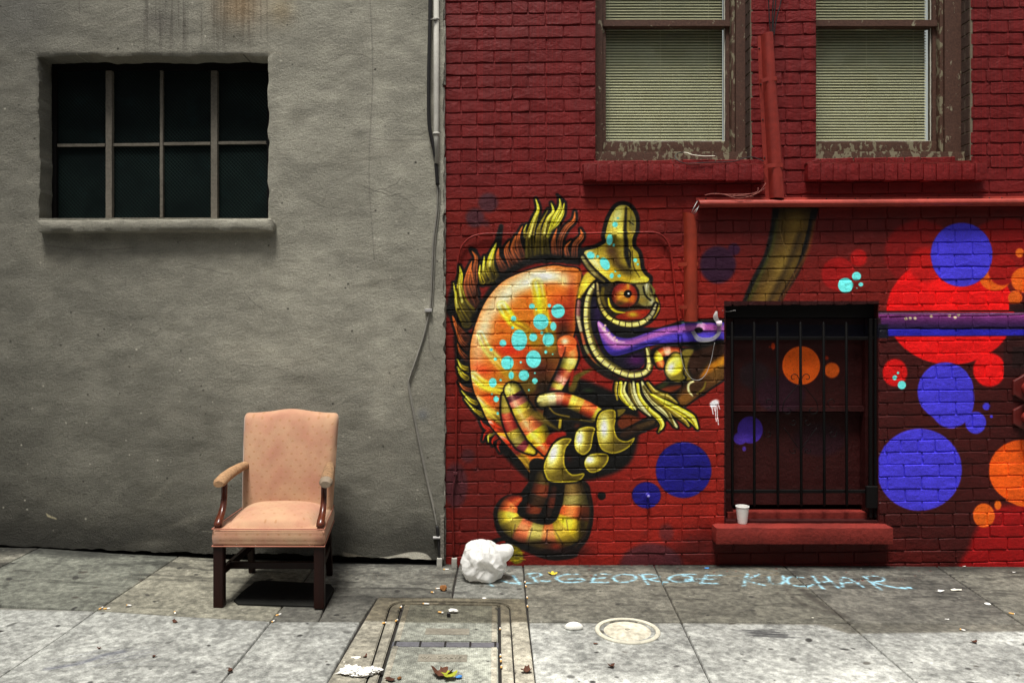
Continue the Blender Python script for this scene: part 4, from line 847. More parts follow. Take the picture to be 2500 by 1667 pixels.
# unseen far side of the alley, added so light enters from above
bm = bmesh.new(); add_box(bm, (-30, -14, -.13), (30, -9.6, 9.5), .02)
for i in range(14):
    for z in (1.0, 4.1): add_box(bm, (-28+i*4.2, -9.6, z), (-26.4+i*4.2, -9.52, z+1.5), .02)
tag(link('unseen_alley_building', bm_mesh(bm, 'unseen_alley_building'), simple('far_render', (.16, .15, .14), .9, .15, 8, .3)), kind='structure')
pav = bpy.data.objects.new('pavement', None); COL.objects.link(pav); tag(pav, 'grey concrete pavement of large slabs with chalk writing along the red wall', kind='structure')
V, F = [], []; gx = sorted(set([-60, -9, 9, 60]+[i*.15-4.5 for i in range(61)])); gy_ = [.30, .06, 0, -.2, -.45, -.7, -.85, -1.1, -1.5, -2, -2.5]
for y in gy_:
    for x in gx: V.append((x, y, gz(x, y)-.016))
for j in range(len(gy_)-1):
    for i in range(len(gx)-1): a = j*len(gx)+i; F.append((a+len(gx), a+len(gx)+1, a+1, a))
link('bedding', mesh('bedding', V, F), M['joint'], pav)
for i in range(12):
    x = -9+i*1.5; box('kerb', (x+.004, -2.66, -.2), (x+1.496, -2.5, -.005), M['slab'], pav, .012, 2)
def W2(px, py): g = G(px, py); return Vector((g.x, g.y))
def slab(Q, name='slab', m='slab', gap=.004, n=8, dz=0.0, drop=.035, arris=.004, tilt=.0015):
    """a slab on four ground corners, following the slope of the pavement, with softened edges"""
    c = sum(Q, Vector((0, 0)))/4; P = []
    for k in range(4):
        a, b, d = Q[k-1], Q[k], Q[(k+1) % 4]
        e1 = (a-b).normalized(); e2 = (d-b).normalized(); P.append(b+(e1+e2)*gap)
    ts = [0, arris/max((P[1]-P[0]).length, .05)]+[i/n for i in range(1, n)]+[1-arris/max((P[1]-P[0]).length, .05), 1]
    tv = [0, arris/max((P[3]-P[0]).length, .05)]+[i/n for i in range(1, n)]+[1-arris/max((P[3]-P[0]).length, .05), 1]
    nu, nv = len(ts), len(tv); V, F = [], []; t1, t2, t0 = RR.uniform(-tilt, tilt), RR.uniform(-tilt, tilt), RR.uniform(-tilt, tilt)
    for j, v in enumerate(tv):
        for i, u in enumerate(ts):
            p = (P[0]*(1-u)+P[1]*u)*(1-v)+(P[3]*(1-u)+P[2]*u)*v
            e = i in (0, nu-1) or j in (0, nv-1)
            z = gz(p.x, p.y)+dz+t0+t1*(u-.5)+t2*(v-.5)-(arris*.8 if e else 0)
            if e: p = p+Vector((noise.noise(Vector((p.x*22, p.y*22, 3))), noise.noise(Vector((p.x*22, p.y*22, 9)))))*.0022
            V.append((p.x, p.y, z))
    for j in range(nv-1):
        for i in range(nu-1): a = j*nu+i; F.append((a, a+1, a+1+nu, a+nu))
    ring = [i for i in range(nu)]+[j*nu+nu-1 for j in range(1, nv)]+[(nv-1)*nu+i for i in range(nu-2, -1, -1)]+[j*nu for j in range(nv-2, 0, -1)]
    s = len(V)
    for r in ring: x, y, z = V[r]; V.append((x, y, z-drop))
    for k in range(len(ring)): k2 = (k+1) % len(ring); F.append((ring[k], s+k, s+k2, ring[k2]))
    bm = bmesh.new(); vs = [bm.verts.new(v) for v in V]
    for f in F: bm.faces.new([vs[i] for i in f])
    me = bm_mesh(bm, name, True); me.set_sharp_from_angle(angle=math.radians(60))
    return link(name, me, M[m], pav)
def line_at(p, q, Y): t = (Y-p.y)/(q.y-p.y); return Vector((p.x+(q.x-p.x)*t, Y))
YW = .035
wl = lambda px: Vector(((px-1208)/419.2, YW))
j0, j1, j2 = (W2(97, 1335), W2(0, 1384)), (W2(439, 1355), W2(235, 1490)), (W2(775, 1371), W2(661, 1516))
f1, f2, f3 = (W2(235, 1490), W2(0, 1651)), (W2(661, 1516), W2(538, 1667)), (W2(880, 1516), W2(800, 1662))
a_, b_, c_, d_ = (W2(1277, 1380), W2(1290, 1517)), (W2(1596, 1379), W2(1664, 1518)), (W2(1912, 1379), W2(2072, 1520)), (W2(2287, 1382), W2(2497, 1523))
af, bf, cf = (W2(1290, 1517), W2(1307, 1666)), (W2(1664, 1518), W2(1736, 1667)), (W2(2072, 1520), W2(2238, 1664))
e0 = line_at(*j0, -.76); E1 = W2(235, 1490); E2 = W2(661, 1516); E3 = W2(880, 1516)
x0w, x1w, x2w = line_at(*j0, YW), line_at(*j1, YW), line_at(*j2, YW)
slab([Vector((-9, YW)), x0w, e0, Vector((-9, -.76))]); slab([x0w, x1w, E1, e0]); slab([x1w, x2w, E2, E1])
p740, p821, p1105, p1104, p920 = W2(732, 1430), W2(821, 1432), W2(1105, 1437), W2(1104, 1457), W2(920, 1459)
j3w = Vector((W2(1118, 1392).x, YW))
slab([x2w, j3w, p1105, p740]); slab([p740, p821, Vector((W2(794, 1474).x, W2(794, 1474).y)), W2(696, 1474)]); slab([W2(696, 1474), W2(794, 1474), W2(778, 1516), E2], gap=.0015)
slab([p821, p1105, p1104, p920], gap=.0025); slab([p821, p920, E3, W2(778, 1516)], gap=.0015)
aw, bw, cw, dw = [line_at(*q, YW) for q in (a_, b_, c_, d_)]
slab([j3w, aw, W2(1284, 1457), p1104]); slab([aw, bw, b_[1], a_[1]]); slab([bw, cw, c_[1], b_[1]]); slab([cw, dw, d_[1], c_[1]]); slab([dw, Vector((9, YW)), Vector((9, d_[1].y)), d_[1]])
YF = -2.5
def fwd(q): return line_at(*q, YF)
L1, L2, L3, A2, B2, C2 = fwd(f1), fwd(f2), fwd(f3), fwd(af), fwd(bf), fwd(cf)
slab([Vector((-9, -.76)), E1, L1, Vector((-9, YF))], n=14); slab([E1, E2, L2, L1], n=10); slab([E2, E3, L3, L2])
slab([a_[1], b_[1], B2, A2], n=10); slab([b_[1], c_[1], C2, B2], n=10); d2 = d_[1]+(d_[1]-dw).normalized()*1.9; slab([c_[1], d_[1], Vector((d2.x, YF)), C2], n=10); slab([d_[1], Vector((9, d_[1].y)), Vector((9, YF)), Vector((d2.x, YF))], n=10)

# ---- square utility vault let into the pavement
vault = thing('utility_vault', (0, 0, 0), 'square concrete utility vault with two ribbed lids, right of the salmon chair', 'utility vault')
def arc(c, r, a0, a1, n=5): return [Vector((c.x+r*math.cos(math.radians(a0+(a1-a0)*i/n)), c.y+r*math.sin(math.radians(a0+(a1-a0)*i/n)))) for i in range(n+1)]
def flat_poly(P, name, m, parent, top=0.0, drop=.03, bev=.004):
    bm = bmesh.new(); vs = [bm.verts.new((p.x, p.y, gz(p.x, p.y)+top)) for p in P]; f = bm.faces.new(vs)
    bmesh.ops.recalc_face_normals(bm, faces=[f])
    if f.normal.z < 0: f.normal_flip()
    r = bmesh.ops.extrude_face_region(bm, geom=[f]); nv = [v for v in r['geom'] if isinstance(v, bmesh.types.BMVert)]
    for v in vs: v.co.z -= drop
    te = [e for e in bm.edges if all(v in nv for v in e.verts)]
    bmesh.ops.bevel(bm, geom=te, offset=bev, segments=2, affect='EDGES')
    bmesh.ops.triangulate(bm, faces=[f for f in bm.faces if len(f.verts) > 4])
    return link(name, bm_mesh(bm, name), M[m] if isinstance(m, str) else m, parent)
VB = -2.05
ol, orr = (W2(920, 1459), W2(800, 1662)), (W2(1282, 1458), W2(1308, 1666))
gl, gr_ = (W2(951, 1480), W2(905, 1625)), (W2(1246, 1480), W2(1259, 1666)); il, ir = (W2(980, 1480), W2(922, 1666)), (W2(1220, 1480), W2(1223, 1666))
yo, yg, yi = W2(1100, 1459).y, W2(1100, 1468).y, W2(1100, 1474).y
o0, o1, o2, o3 = line_at(*ol, yo), line_at(*orr, yo), line_at(*orr, VB), line_at(*ol, VB)
g0, g1, g2, g3 = line_at(*gl, yg), line_at(*gr_, yg), line_at(*gr_, VB), line_at(*gl, VB)
i0, i1, i2, i3 = line_at(*il, yi), line_at(*ir, yi), line_at(*ir, VB), line_at(*il, VB)
s = Vector((.004, -.004)); r1 = .09
inn = [g3]+arc(Vector((g0.x+r1, g0.y-r1)), r1, 180, 90)+arc(Vector((g1.x-r1, g1.y-r1)), r1, 90, 0)+[g2]
flat_poly([o3+Vector((.004, 0)), o0+Vector((.005, -.004)), o1+Vector((-.004, -.004)), o2-Vector((.004, 0))]+inn[::-1], 'outer_frame', 'vault', vault, .001)
e = .007
inn2 = [g3+Vector((e, 0))]+arc(Vector((g0.x+r1, g0.y-r1)), r1-e, 180, 90)+arc(Vector((g1.x-r1, g1.y-r1)), r1-e, 90, 0)+[g2-Vector((e, 0))]
flat_poly(inn2+[i2+Vector((.004, 0)), i1+Vector((.004, .003)), i0+Vector((-.004, .003)), i3-Vector((.004, 0))], 'inner_frame', 'vault', vault, -.002)
yh = W2(1100, 1563).y; yh2 = W2(1100, 1575).y
def vq(ya, yb, l=il, r=ir, pad=.011): return [line_at(*l, ya)+Vector((pad, 0)), line_at(*r, ya)-Vector((pad, 0)), line_at(*r, yb)-Vector((pad, 0)), line_at(*l, yb)+Vector((pad, 0))]
def lid(ya, yb, lab, pxa, pya, pxb, pyb, text=False):
    Q = vq(ya, yb); ld = flat_poly(Q, 'lid', 'lid', vault, -.004, .04, .004); ld['label'] = lab
    a, b = W2(pxa, pya), W2(pxb, pyb)
    P = [Vector((a.x, a.y)), Vector((b.x, a.y)), Vector((b.x, b.y)), Vector((a.x, b.y))]
    pl = flat_poly(P, 'name_plate', 'iron', ld, -.0025, .004, .001)
    if text:
        cu = bpy.data.curves.new('lettering', 'FONT'); cu.body = 'W. CALIF.'; cu.size = .032; cu.extrude = .0015; cu.align_x = 'CENTER'; cu.align_y = 'CENTER'; cu.space_character = 1.35
        tmp = bpy.data.objects.new('lettering_curve', cu); COL.objects.link(tmp); dg = bpy.context.evaluated_depsgraph_get(); lme = bpy.data.meshes.new_from_object(tmp.evaluated_get(dg)); bpy.data.objects.remove(tmp)
        o = link('lettering', lme, M['vault'], ld); o.location = ((a.x+b.x)/2, (a.y+b.y)/2, gz(a.x, a.y)-.0015)
    # smooth margin strips along both sides of the ribbed field
    for sgn, k in ((1, 0), (-1, 1)):
        A, B = Q[k], Q[3 if k == 0 else 2]; wv = Vector((sgn*.028, 0))
        flat_poly([A+wv*.15, A+wv, B+wv, B+wv*.15], 'margin', 'vault', ld, -.0028, .003, .0008)
lid(yi-.004, yh+.004, 'rear ribbed lid with a rounded name plate', 1040, 1531, 1145, 1547)
lid(yh2-.004, VB, 'front ribbed lid with a worn rectangular name plate', 1023, 1594, 1140, 1613, True)
hq = vq(yh, yh2, pad=.008); hb = flat_poly(hq, 'hinge_strip', 'hinge', vault, -.006, .03, .002)
for k in range(5):
    u = .02+k*.235; a = hq[0]*(1-u)+hq[1]*u; b = hq[3]*(1-u)+hq[2]*u
    box('knuckle', (a.x, b.y+.001, gz(a.x, a.y)-.012), (a.x+.009, a.y-.001, gz(a.x, a.y)-.002), M['cable'], hb, .001)
vb = [Vector((i0.x-.3, VB-.005)), Vector((orr[1].x+.1, VB-.005))]
slab([line_at(*ol, VB-.004), line_at(*orr, VB-.004), Vector((A2.x, YF)), Vector((L3.x, YF))])
link('vault_well', mesh('vault_well', [(o3.x, yo, -.05), (o1.x, yo, -.05), (o2.x, VB, -.05), (o3.x, VB, -.05)], [(3, 2, 1, 0)]), M['dark'], vault)
# ---- round cleanout cover
cc = G(1532, 1539); cov = thing('cleanout_cover', cc, 'round pale cleanout cover with a raised ring, on the pavement below the blue dots', 'drain cover')
link('ring', lathe([(.149, -.01), (.149, .002), (.146, .0055), (.132, .0065), (.128, .004), (.127, -.012), (.126, -.02)], 48, 'ring'), M['foam'], cov).data.materials[0] = M['iron']
ringm = simple('pale_cast_ring', (.44, .42, .34), .8, .22, 60, .4); cov.children[0].data.materials[0] = ringm
ld = link('lid', lathe([(.112, -.02), (.112, -.006), (.104, .002), (.088, .005), (.03, .007), (.012, .007), (.011, -.006), (.001, -.006)], 40, 'lid'), simple('speckled_lid', (.42, .39, .31), .85, .55, 34, .6, dist=.006), cov)
link('bed', lathe([(.13, -.019), (.001, -.0185)], 24, 'bed'), M['dark'], cov)

# ================================================================ BRICK BUILDING
brick_b = thing('brick_building', (0, 0, 0), 'red painted brick building with a striped beast mural and tall windows', 'building')
W1 = (1454, 1833, -400, 392); Wn2 = (1993, 2370, -400, 392); LW = (1772, 2145, 742, 1272)
OPEN = (W1, Wn2, LW); WX0, WX1 = 1088, 2990
def panel(bm, pa, pb, pc, pd, y0=.0058, y1=.30):
    a = PX(pa, pd); b = PX(pb, pc)
    add_box(bm, (a.x, y0, a.z), (b.x, y1, b.z))
bm = bmesh.new(); X0, X1 = WX0-6, WX1+4
panel(bm, X0, 1454, -260, 392); panel(bm, 1833, 1993, -260, 392); panel(bm, 2370, X1, -260, 392)
panel(bm, X0, X1, 392, 742); panel(bm, X0, 1772, 742, 1272); panel(bm, 2145, X1, 742, 1272); panel(bm, X0, X1, 1272, 1400)
bmesh.ops.remove_doubles(bm, verts=bm.verts, dist=1e-5)
link('wall', bm_mesh(bm, 'wall'), M['paint'], brick_b)

BH = 27.6/419.2; PITCH = 30.03
def brick_geo(w_, h, rnd, jig=1.0, dep=.012):
    """one irregular brick face: 14-point outline, bevelled forward"""
    hw, hh = w_/2, h/2; c = min(.0045, w_*.12)
    O = [(-hw+c*.6, hh), (-hw*.35, hh), (hw*.35, hh), (hw-c*.6, hh), (hw, hh-c*.6), (hw, 0), (hw, -hh+c), (hw-c, -hh), (hw*.33, -hh), (-hw*.33, -hh), (-hw+c, -hh), (-hw, -hh+c), (-hw, 0), (-hw, hh-c*.6)]
    n = len(O); V, F = [], []
    J = [(rnd.uniform(-1, 1)*.0016*jig, rnd.uniform(-1, 1)*.0019*jig) for _ in O]
    if rnd.random() < .35:
        k = rnd.choice((6, 7, 8, 9, 10, 11, 0, 3)); J[k] = (J[k][0]-np.sign(O[k][0])*.004, J[k][1]-np.sign(O[k][1])*.006)
    t1, t2 = rnd.uniform(-.0012, .0012), rnd.uniform(-.0008, .0008)
    for y, s_ in ((dep, 0), (.0024, .0002), (0, .0028)):
        for (x, z), (jx, jz) in zip(O, J):
            ll = 1-s_/max(hw, .01); lz = 1-s_/hh
            if s_ == .0002 and z > hh*.6: y_ = .0050
            else: y_ = y
            yy = y_+(t1*x/hw+t2*z/hh if y < dep else 0)+(rnd.uniform(-.0006, .0006) if y == 0 else 0)
            V.append(((x+jx)*ll, yy, (z+jz)*lz))
    V.append((0, -.0005, 0))
    for r_ in range(2):
        for k in range(n): a, b = r_*n+k, r_*n+(k+1) % n; F.append((a, b, b+n, a+n))
    for k in range(n): F.append((2*n+k, 2*n+(k+1) % n, 3*n))
    return V, [tuple(reversed(f)) for f in F]
rows = []
for k in range(-6, 47):
    if k % 6 == 0: js = [1125+41.4*i for i in range(46)]
    elif k % 2: js = [1166-83.4+83.4*i for i in range(23)]
    else: js = [1125+83.4*i for i in range(23)]
    js = [j+RR.uniform(-2.5, 2.5) for j in js if j > WX0+12]
    if k % 6 and RR.random() < .3: i = RR.randrange(len(js)-1); js.insert(i+1, (js[i]+js[i+1])/2)
    E = [WX0]+[j for j in js if j < WX1]+[WX1]
    for a, b in zip(E[:-1], E[1:]):
        mid = (a+b)/2; yt = 4.2+PITCH*k-.012*(mid-1350); yc = yt+13
        segs = [(a, b)]
        for (oa, ob, oc, od) in OPEN:
            if oc-4 < yc < od+4:
                ns = []
                for (p, q) in segs:
                    if q <= oa or p >= ob: ns.append((p, q)); continue
                    if p < oa: ns.append((p, oa))
                    if q > ob: ns.append((ob, q))
                segs = ns
        for p, q in segs:
            if q-p > 9: g_ = RR.choice((.5, .8, 1.2, 1.7)); rows.append((p+(g_ if p not in (WX0,) else 0), q-g_, yt, k))
def vis_area(r):
    p, q, yt, k = r
    a = max(0, min(q, 2500)-max(p, 0))*max(0, min(yt+26.3, 1378)-max(yt, 0))
    if (1423 < p < 1865 or 1860 < p < 2400) and 385 < yt+13 < 440: a *= .3
    if 1740 < (p+q)/2 < 2185 and 1270 < yt < 1340: a *= .2
    return round(a/150)+1e-3*(1-math.hypot((p+q)/2-1560, (yt-850))/3000)
rows.sort(key=vis_area, reverse=True)
variants = [bpy.data.meshes.new('brick') for _ in range(14)]; STD = 80.8/419.2
for me in variants:
    V, F = brick_geo(STD, BH, RR); me.from_pydata(V, [], F); me.update(); me.materials.append(M['paint'])
SV, SF = [], []
for n_, (p, q, yt, k) in enumerate(rows):
    wv = (q-p)/419.2; c = PX((p+q)/2, yt+13.6+RR.uniform(-.6, .6)); off = RR.uniform(-.0016, .0022); rot = RR.uniform(-.006, .006)+.012
    if n_ < 298:
        o = bpy.data.objects.new('brick', RR.choice(variants)); COL.objects.link(o); o.parent = brick_b
        o.location = (c.x, off, c.z); o.rotation_euler = (0, -rot, 0); o.scale = (wv/STD, 1, 1)
    else:
        V, F = brick_geo(wv, BH, RR); s0 = len(SV); cr, sr = math.cos(rot), math.sin(rot)
        SV += [(c.x+x*cr-z*sr, off+y, c.z+x*sr+z*cr) for x, y, z in V]; SF += [tuple(i+s0 for i in f) for f in F]
sb = link('brickwork', mesh('brickwork', SV, SF), M['paint'], brick_b); tag(sb, kind='stuff')

# reveals of bare brick beside the two upper windows
bm = bmesh.new(); RM = simple('reveal_mortar', (.15, .125, .085), .95, .2, 60, .4)
for ex in (1833, 2370):
    X = (ex-1208)/419.2
    for k in range(-5, 13):
        zt = CAM_H-(4.2+PITCH*k-.012*(ex-1350)-780)/419.2
        js = (.004, .104, .156) if k % 2 else (.004, .052, .156)
        for a, b in zip(js[:-1], js[1:]): add_box(bm, (X-.005, a+.004, zt-BH), (X+.01, b-.004, zt), .003)
    bm3 = bmesh.new(); add_box(bm3, (X-.001, .003, CAM_H+.927), (X+.012, .17, 3.9)); link('reveal_mortar', bm_mesh(bm3, 'reveal_mortar'), RM, brick_b)
link('unseen_upper_wall', bm_mesh((lambda b: (add_box(b, (PX(WX0-6, 0).x, .004, 3.945), (9, .4, 10.5)), b)[1])(bmesh.new()), 'unseen_upper_wall'), M['paint'], brick_b)  # unseen wall above the tall windows, added to cut the sky light
rv = link('reveal_bricks', bm_mesh(bm, 'reveal_bricks'), M['reveal'], brick_b); tag(rv, kind='stuff')

def sash_window(O, gl, name_lab, dy=0):
    """tall sash window: gl = glass left, right in photograph pixels"""
    w_ = bpy.data.objects.new('window', None); COL.objects.link(w_); w_.parent = brick_b; w_['label'] = name_lab
    y0 = .155; XL, XR = (O[0]-1208)/419.2, (O[1]-1208)/419.2
    P = lambda px, py, y=y0: PX(px, py, y)
    gL, gR = P(gl[0], 0).x, P(gl[1], 0).x; TOP = 3.95
    zb = P(0, 398, .1).z; zs = P(0, 376, .12).z; zr = P(0, 347).z; zm0, zm1 = P(0, 70).z, P(0, 54).z
    rough_box('stile', (XL-.01, .115, zs-.002), (gL-.022, .2, TOP), M['wood_brown'], w_, .05, .0012, .003)
    rough_box('stile', (gR+.045, .085, zs-.05), (XR+.004, .2, TOP), M['wood_brown'], w_, .05, .0015, .003, seed=4)
    rough_box('stop_bead', (gR+.024, .10, zs-.002), (gR+.0445, .2, TOP), M['wood_peeled'], w_, .05, .0012, .002, seed=3)
    rough_box('sash_stile', (gL-.0215, .135, zs+.002), (gL, .19, TOP), M['wood_brown'], w_, .05, .001, .003, seed=2)
    rough_box('sash_stile', (gR, .135, zs+.002), (gR+.0235, .19, TOP), M['wood_brown'], w_, .05, .001, .003, seed=5)
    rough_box('bottom_rail', (gL-.02, .125, zs+.004), (gR+.022, .188, zr), M['wood_peeled'], w_, .04, .0015, .004, seed=6)
    rough_box('meeting_rail', (gL-.02, .118, zm0), (gR+.022, .188, zm1), M['wood_brown'], w_, .05, .001, .003, seed=7)
    rough_box('window_sill', (XL+.002, .045, zb-.03), (XR-.004, .186, zs), M['wood_peeled'], w_, .04, .002, .004, seed=8)
    t = .006
    for n2, a, b in (('putty', (gL, .149, zr), (gR, .156, zr+t)), ('putty', (gR-t*.9, .149, zr+t+.001), (gR, .156, zm0-.001)), ('putty', (gR-t*.8, .149, zm1+.001+t), (gR, .156, TOP)), ('putty', (gL, .149, zm1), (gR, .156, zm1+t))):
        rough_box(n2, a, b, M['putty'], w_, .02, .0012, .001, 60)
    for za, zc in ((zr, zm0), (zm1, TOP)):
        link('pane', mesh('pane', [(gL, .158, za), (gR, .158, za), (gR, .158, zc), (gL, .158, zc), (gL, .162, za), (gR, .162, za), (gR, .162, zc), (gL, .162, zc)], [(0, 1, 2, 3), (7, 6, 5, 4)]), M['glass'], w_)
    bl = bpy.data.objects.new('blind', None); COL.objects.link(bl); bl.parent = w_
    V, F = [], []; z = zr-.01; pitch = 6.85*4.78/FPX
    while z < TOP:
        tl = .0085+RR.uniform(-.0006, .0006); s_ = len(V); sag = RR.uniform(-.0008, .0008)
        for x, dz in ((gL+.004, 0), ((gL+gR)/2, sag), (gR-.006, RR.uniform(-.0006, .0006))):
            V += [(x, .209, z+dz+tl*.72), (x, .203, z+dz+tl*.5), (x, .197, z+dz+tl*.05), (x, .194, z+dz-tl*.74)]
        for c_ in range(2):
            for r_ in range(3): a = s_+c_*4+r_; F.append((a, a+1, a+5, a+4))
        z += pitch
    sl = link('slats', mesh('slats', V, F, True), M['slat'], bl); tag(sl, kind='stuff')
    for u in (.04, .47, .88):
        x = gL+(gR-gL)*u; tube('cord', [(x, .1945, zr), (x, .1945, TOP)], .0008, M['slat'], bl, 5)
    box('backing', (gL-.01, .24, zr-.05), (gR+.01, .245, TOP), M['backing'], bl, 0)
    return w_
sash_window(W1, (1478.6, 1769.5), 'left tall sash window with closed cream blinds'); sash_window(Wn2, (1990, 2272), 'right tall sash window with closed cream blinds')
# rowlock brick sills
def brick_sill(x0, x1, ytop, ybot, missing=(), lab=''):
    s_ = bpy.data.objects.new('brick_sill', None); COL.objects.link(s_); s_.parent = brick_b; s_['label'] = lab
    y1 = -.052; k = (CAM_D+y1)/CAM_D; n = int(round((x1-x0)/31)); wv = (x1-x0)/n
    for i in range(n):
        a, b = PX(x0+i*wv+.35, ybot+RR.uniform(-1.5, 1.5), y1), PX(x0+(i+1)*wv-.35, ytop+RR.uniform(-.8, .8), y1)
        yb = y1+RR.uniform(-.002, .0025)
        if i in missing: yb = -.026; a.z += .012
        if i-1 in missing: a.z += .022; yb += .01
        rough_box('brick', (a.x, yb, a.z), (b.x, .09, b.z), M['paint'], s_, .022, .0016, .005, 30, i)
    a, b = PX(x0-2, ytop, y1), PX(x1+2, ytop-4, y1)
    c1_, c2_ = PX(x0+4, ybot-3, y1), PX(x1-4, ytop+3, y1); rough_box('mortar', (c1_.x, y1+.009, c1_.z), (c2_.x, .08, c2_.z), M['paint'], s_, .03, .001, .002)
    rough_box('mortar_cap', (a.x+.003, y1+.012, a.z-.004), (b.x, .10, a.z+.006), M['sill'], s_, .03, .0022, .003, 25)
brick_sill(1424, 1866, 400, 441, (8,), 'left projecting brick sill, one brick missing'); brick_sill(1972, 2412, 398, 440, (), 'right projecting brick sill')

# low barred window, its boards and sills
lw = bpy.data.objects.new('low_window', None); COL.objects.link(lw); lw.parent = brick_b; lw['label'] = 'low painted-over window behind black bars'
P = lambda px, py, y: PX(px, py, y)
def pbox(n_, pa, pb, pc, pd, y0, y1, m, parent, **kw):
    a, b = PX(pa, pd, y0), PX(pb, pc, y0); return rough_box(n_, (a.x, y0, a.z), (b.x, y1, b.z), m, parent, **{**dict(step=.06, amp=.001, bev=.003), **kw})
pbox('head_box', 1768, 2150, 738, 776, .06, .2, M['head_shade'], lw); pbox('stile', 1768, 1790, 777, 1270, .09, .2, M['paint'], lw); pbox('stile', 2112, 2150, 777, 1270, .09, .2, M['paint'], lw)  # head box coloured near-black for the shadow at the window head
pbox('head_rail', 1791, 2111, 777, 826, .105, .2, M['paint'], lw)
pbox('upper_board', 1791, 2111, 827, 990, .13, .2, M['paint'], lw); pbox('meeting_rail', 1791, 2111, 991, 1005, .105, .2, M['paint'], lw); pbox('lower_board', 1791, 2111, 1006, 1222, .16, .22, M['paint'], lw)
pbox('bottom_rail', 1791, 2111, 1200, 1232, .125, .158, M['paint'], lw); pbox('backing', 1760, 2160, 730, 1290, .24, .28, M['dark'], lw, amp=0)
rough_box('inner_sill', (PX(1776, 0, .06).x, .062, .235), (PX(2118, 0, .06).x, .2, .292), M['sill'], lw, .05, .0015, .004)
rough_box('window_sill', (1.262, -.088, .143), (2.283, .22, .243), M['sill'], lw, .035, .003, .009, 14)
# iron grille
gr = thing('window_grille', PX(1950, 1240, .03), 'black iron security bars with thin scrolls over the low window', 'window bars'); go = gr.location
def gl_(px, py, y=.03): return PX(px, py, y)-go
for i, x in enumerate((1787, 1841, 1897.5, 1954, 2010.5, 2066)):
    dx = RR.uniform(-1.2, 1.2); a, b = gl_(x, 790), gl_(x+dx+2, 1232); r = .0078
    tube('bar', [a+Vector((0, 0, .012)), a, b, b-Vector((0, 0, .018))], [r*.15, r, r, r, r, r, r, r, r*.15], M['black'], gr, 6, curved=False)
    gr.children[-1].data.materials[0] = M['black']
for y in (826, 1199): a, b = gl_(1772, y, .04), gl_(2140, y, .04); o = box('rail', (a.x, a.y-.004, a.z-.010), (b.x, a.y+.004, b.z+.010), M['black'], gr, .0015)
for x in (2121, 2134): a, b = gl_(x, 1262, .03), gl_(x+8, 778, .03); box('hanging_stile', (a.x, a.y-.008, a.z), (b.x, a.y+.008, b.z), M['black'], gr, .0015)
box('latch', tuple(gl_(2114, 1240, .02)+Vector((0, -.01, 0))), tuple(gl_(2142, 1186, .02)+Vector((0, .012, 0))), M['black'], gr, .003)
def spiral(cx, cy, r, a0, turns, sg=1): return [gl_(cx+sg*r*(1-.75*t/14)*math.cos(a0+turns*2*PI*t/14), cy+r*(1-.75*t/14)*math.sin(a0+turns*2*PI*t/14), .024) for t in range(15)]
for sg in (-1, 1):
    c0 = 1954
    tube('scroll', [gl_(c0+sg*4, 938, .024), gl_(c0+sg*3, 925, .024)]+spiral(c0+sg*16, 922, 11, PI, .85, sg), .0024, M['black'], gr, 5)
    tube('scroll', [gl_(c0+sg*5, 938, .024), gl_(c0+sg*22, 958, .024), gl_(c0+sg*38, 978, .024), gl_(c0+sg*42, 990, .024)]+spiral(c0+sg*30, 1000, 13, 0, .8, sg), .0024, M['black'], gr, 5)
    tube('scroll', spiral(c0+sg*78, 982, 14, 1.2, .9, sg), .0022, M['black'], gr, 5); tube('scroll', spiral(c0+sg*78, 1058, 11, -.4, .9, sg), .0022, M['black'], gr, 5)
    tube('scroll', [gl_(c0+sg*4, 1094, .024), gl_(c0+sg*24, 1066, .024), gl_(c0+sg*40, 1044, .024)], .0022, M['black'], gr, 5); tube('scroll', spiral(c0+sg*17, 1100, 9, -.4, .9, sg), .0022, M['black'], gr, 5)
    tube('scroll', spiral(c0+sg*17, 1030, 9, .4, .9, sg), .0022, M['black'], gr, 5)

# ---- red metal duct covers
def duct(name, stations, lab, m, normal_off=0, flip=False):
    """stations: (edge a, edge b) in photograph pixels across the cover; flange along edge a"""
    prof = [(0, .003), (0, -.004), (.24, -.005), (.27, -.022), (.33, -.042), (.42, -.056), (.55, -.062), (.75, -.062), (.90, -.054), (.98, -.040), (1.0, -.02), (1.0, .003)]
    S = []
    for a, b in stations:
        A, B = PX(*a, -.03), PX(*b, -.03); A.y = B.y = 0
        S.append([A+(B-A)*u+Vector((0, d+normal_off, 0)) for u, d in prof])
    c = (S[0][0]+S[-1][0])/2; t = thing(name, c, lab, 'duct cover')
    me = loft([[p-c for p in s_] for s_ in S], name, True); link('cover', me, m, t)
    return t, c
d1, c1 = duct('wall_duct', [((1853, 84), (1887, 82)), ((1857, 200), (1894, 200)), ((1864, 340), (1905, 340)), ((1872, 482), (1915, 486))], 'slanting red duct cover between the two tall windows, cables entering its top', M['duct'])
d2_, c2 = duct('wall_duct', [((1701, 481), (1708, 506)), ((1730, 481), (1731, 505)), ((2100, 480), (2100, 504)), ((2560, 477), (2560, 501)), ((2900, 475), (2900, 499))], 'long level red duct cover running right above the dotted wall', M['duct_mid'])
d3, c3 = duct('wall_duct', [((1662, 514), (1698, 527)), ((1662, 560), (1703, 560)), ((1663, 785), (1704, 785))], 'short upright rust-red duct cover ending on the purple tongue', M['duct_low'], .012)
screw = lathe([(.0045, 0), (.0045, .001), (.003, .003), (.0005, .0035)], 10, 'screw')
def screws(t, c, L, y=-.008):
    for px, py in L:
        o = link('screw', screw, M['cable'], t); o.location = PX(px, py, -.03)-c; o.location.y = y; o.rotation_euler = (PI/2, 0, 0)
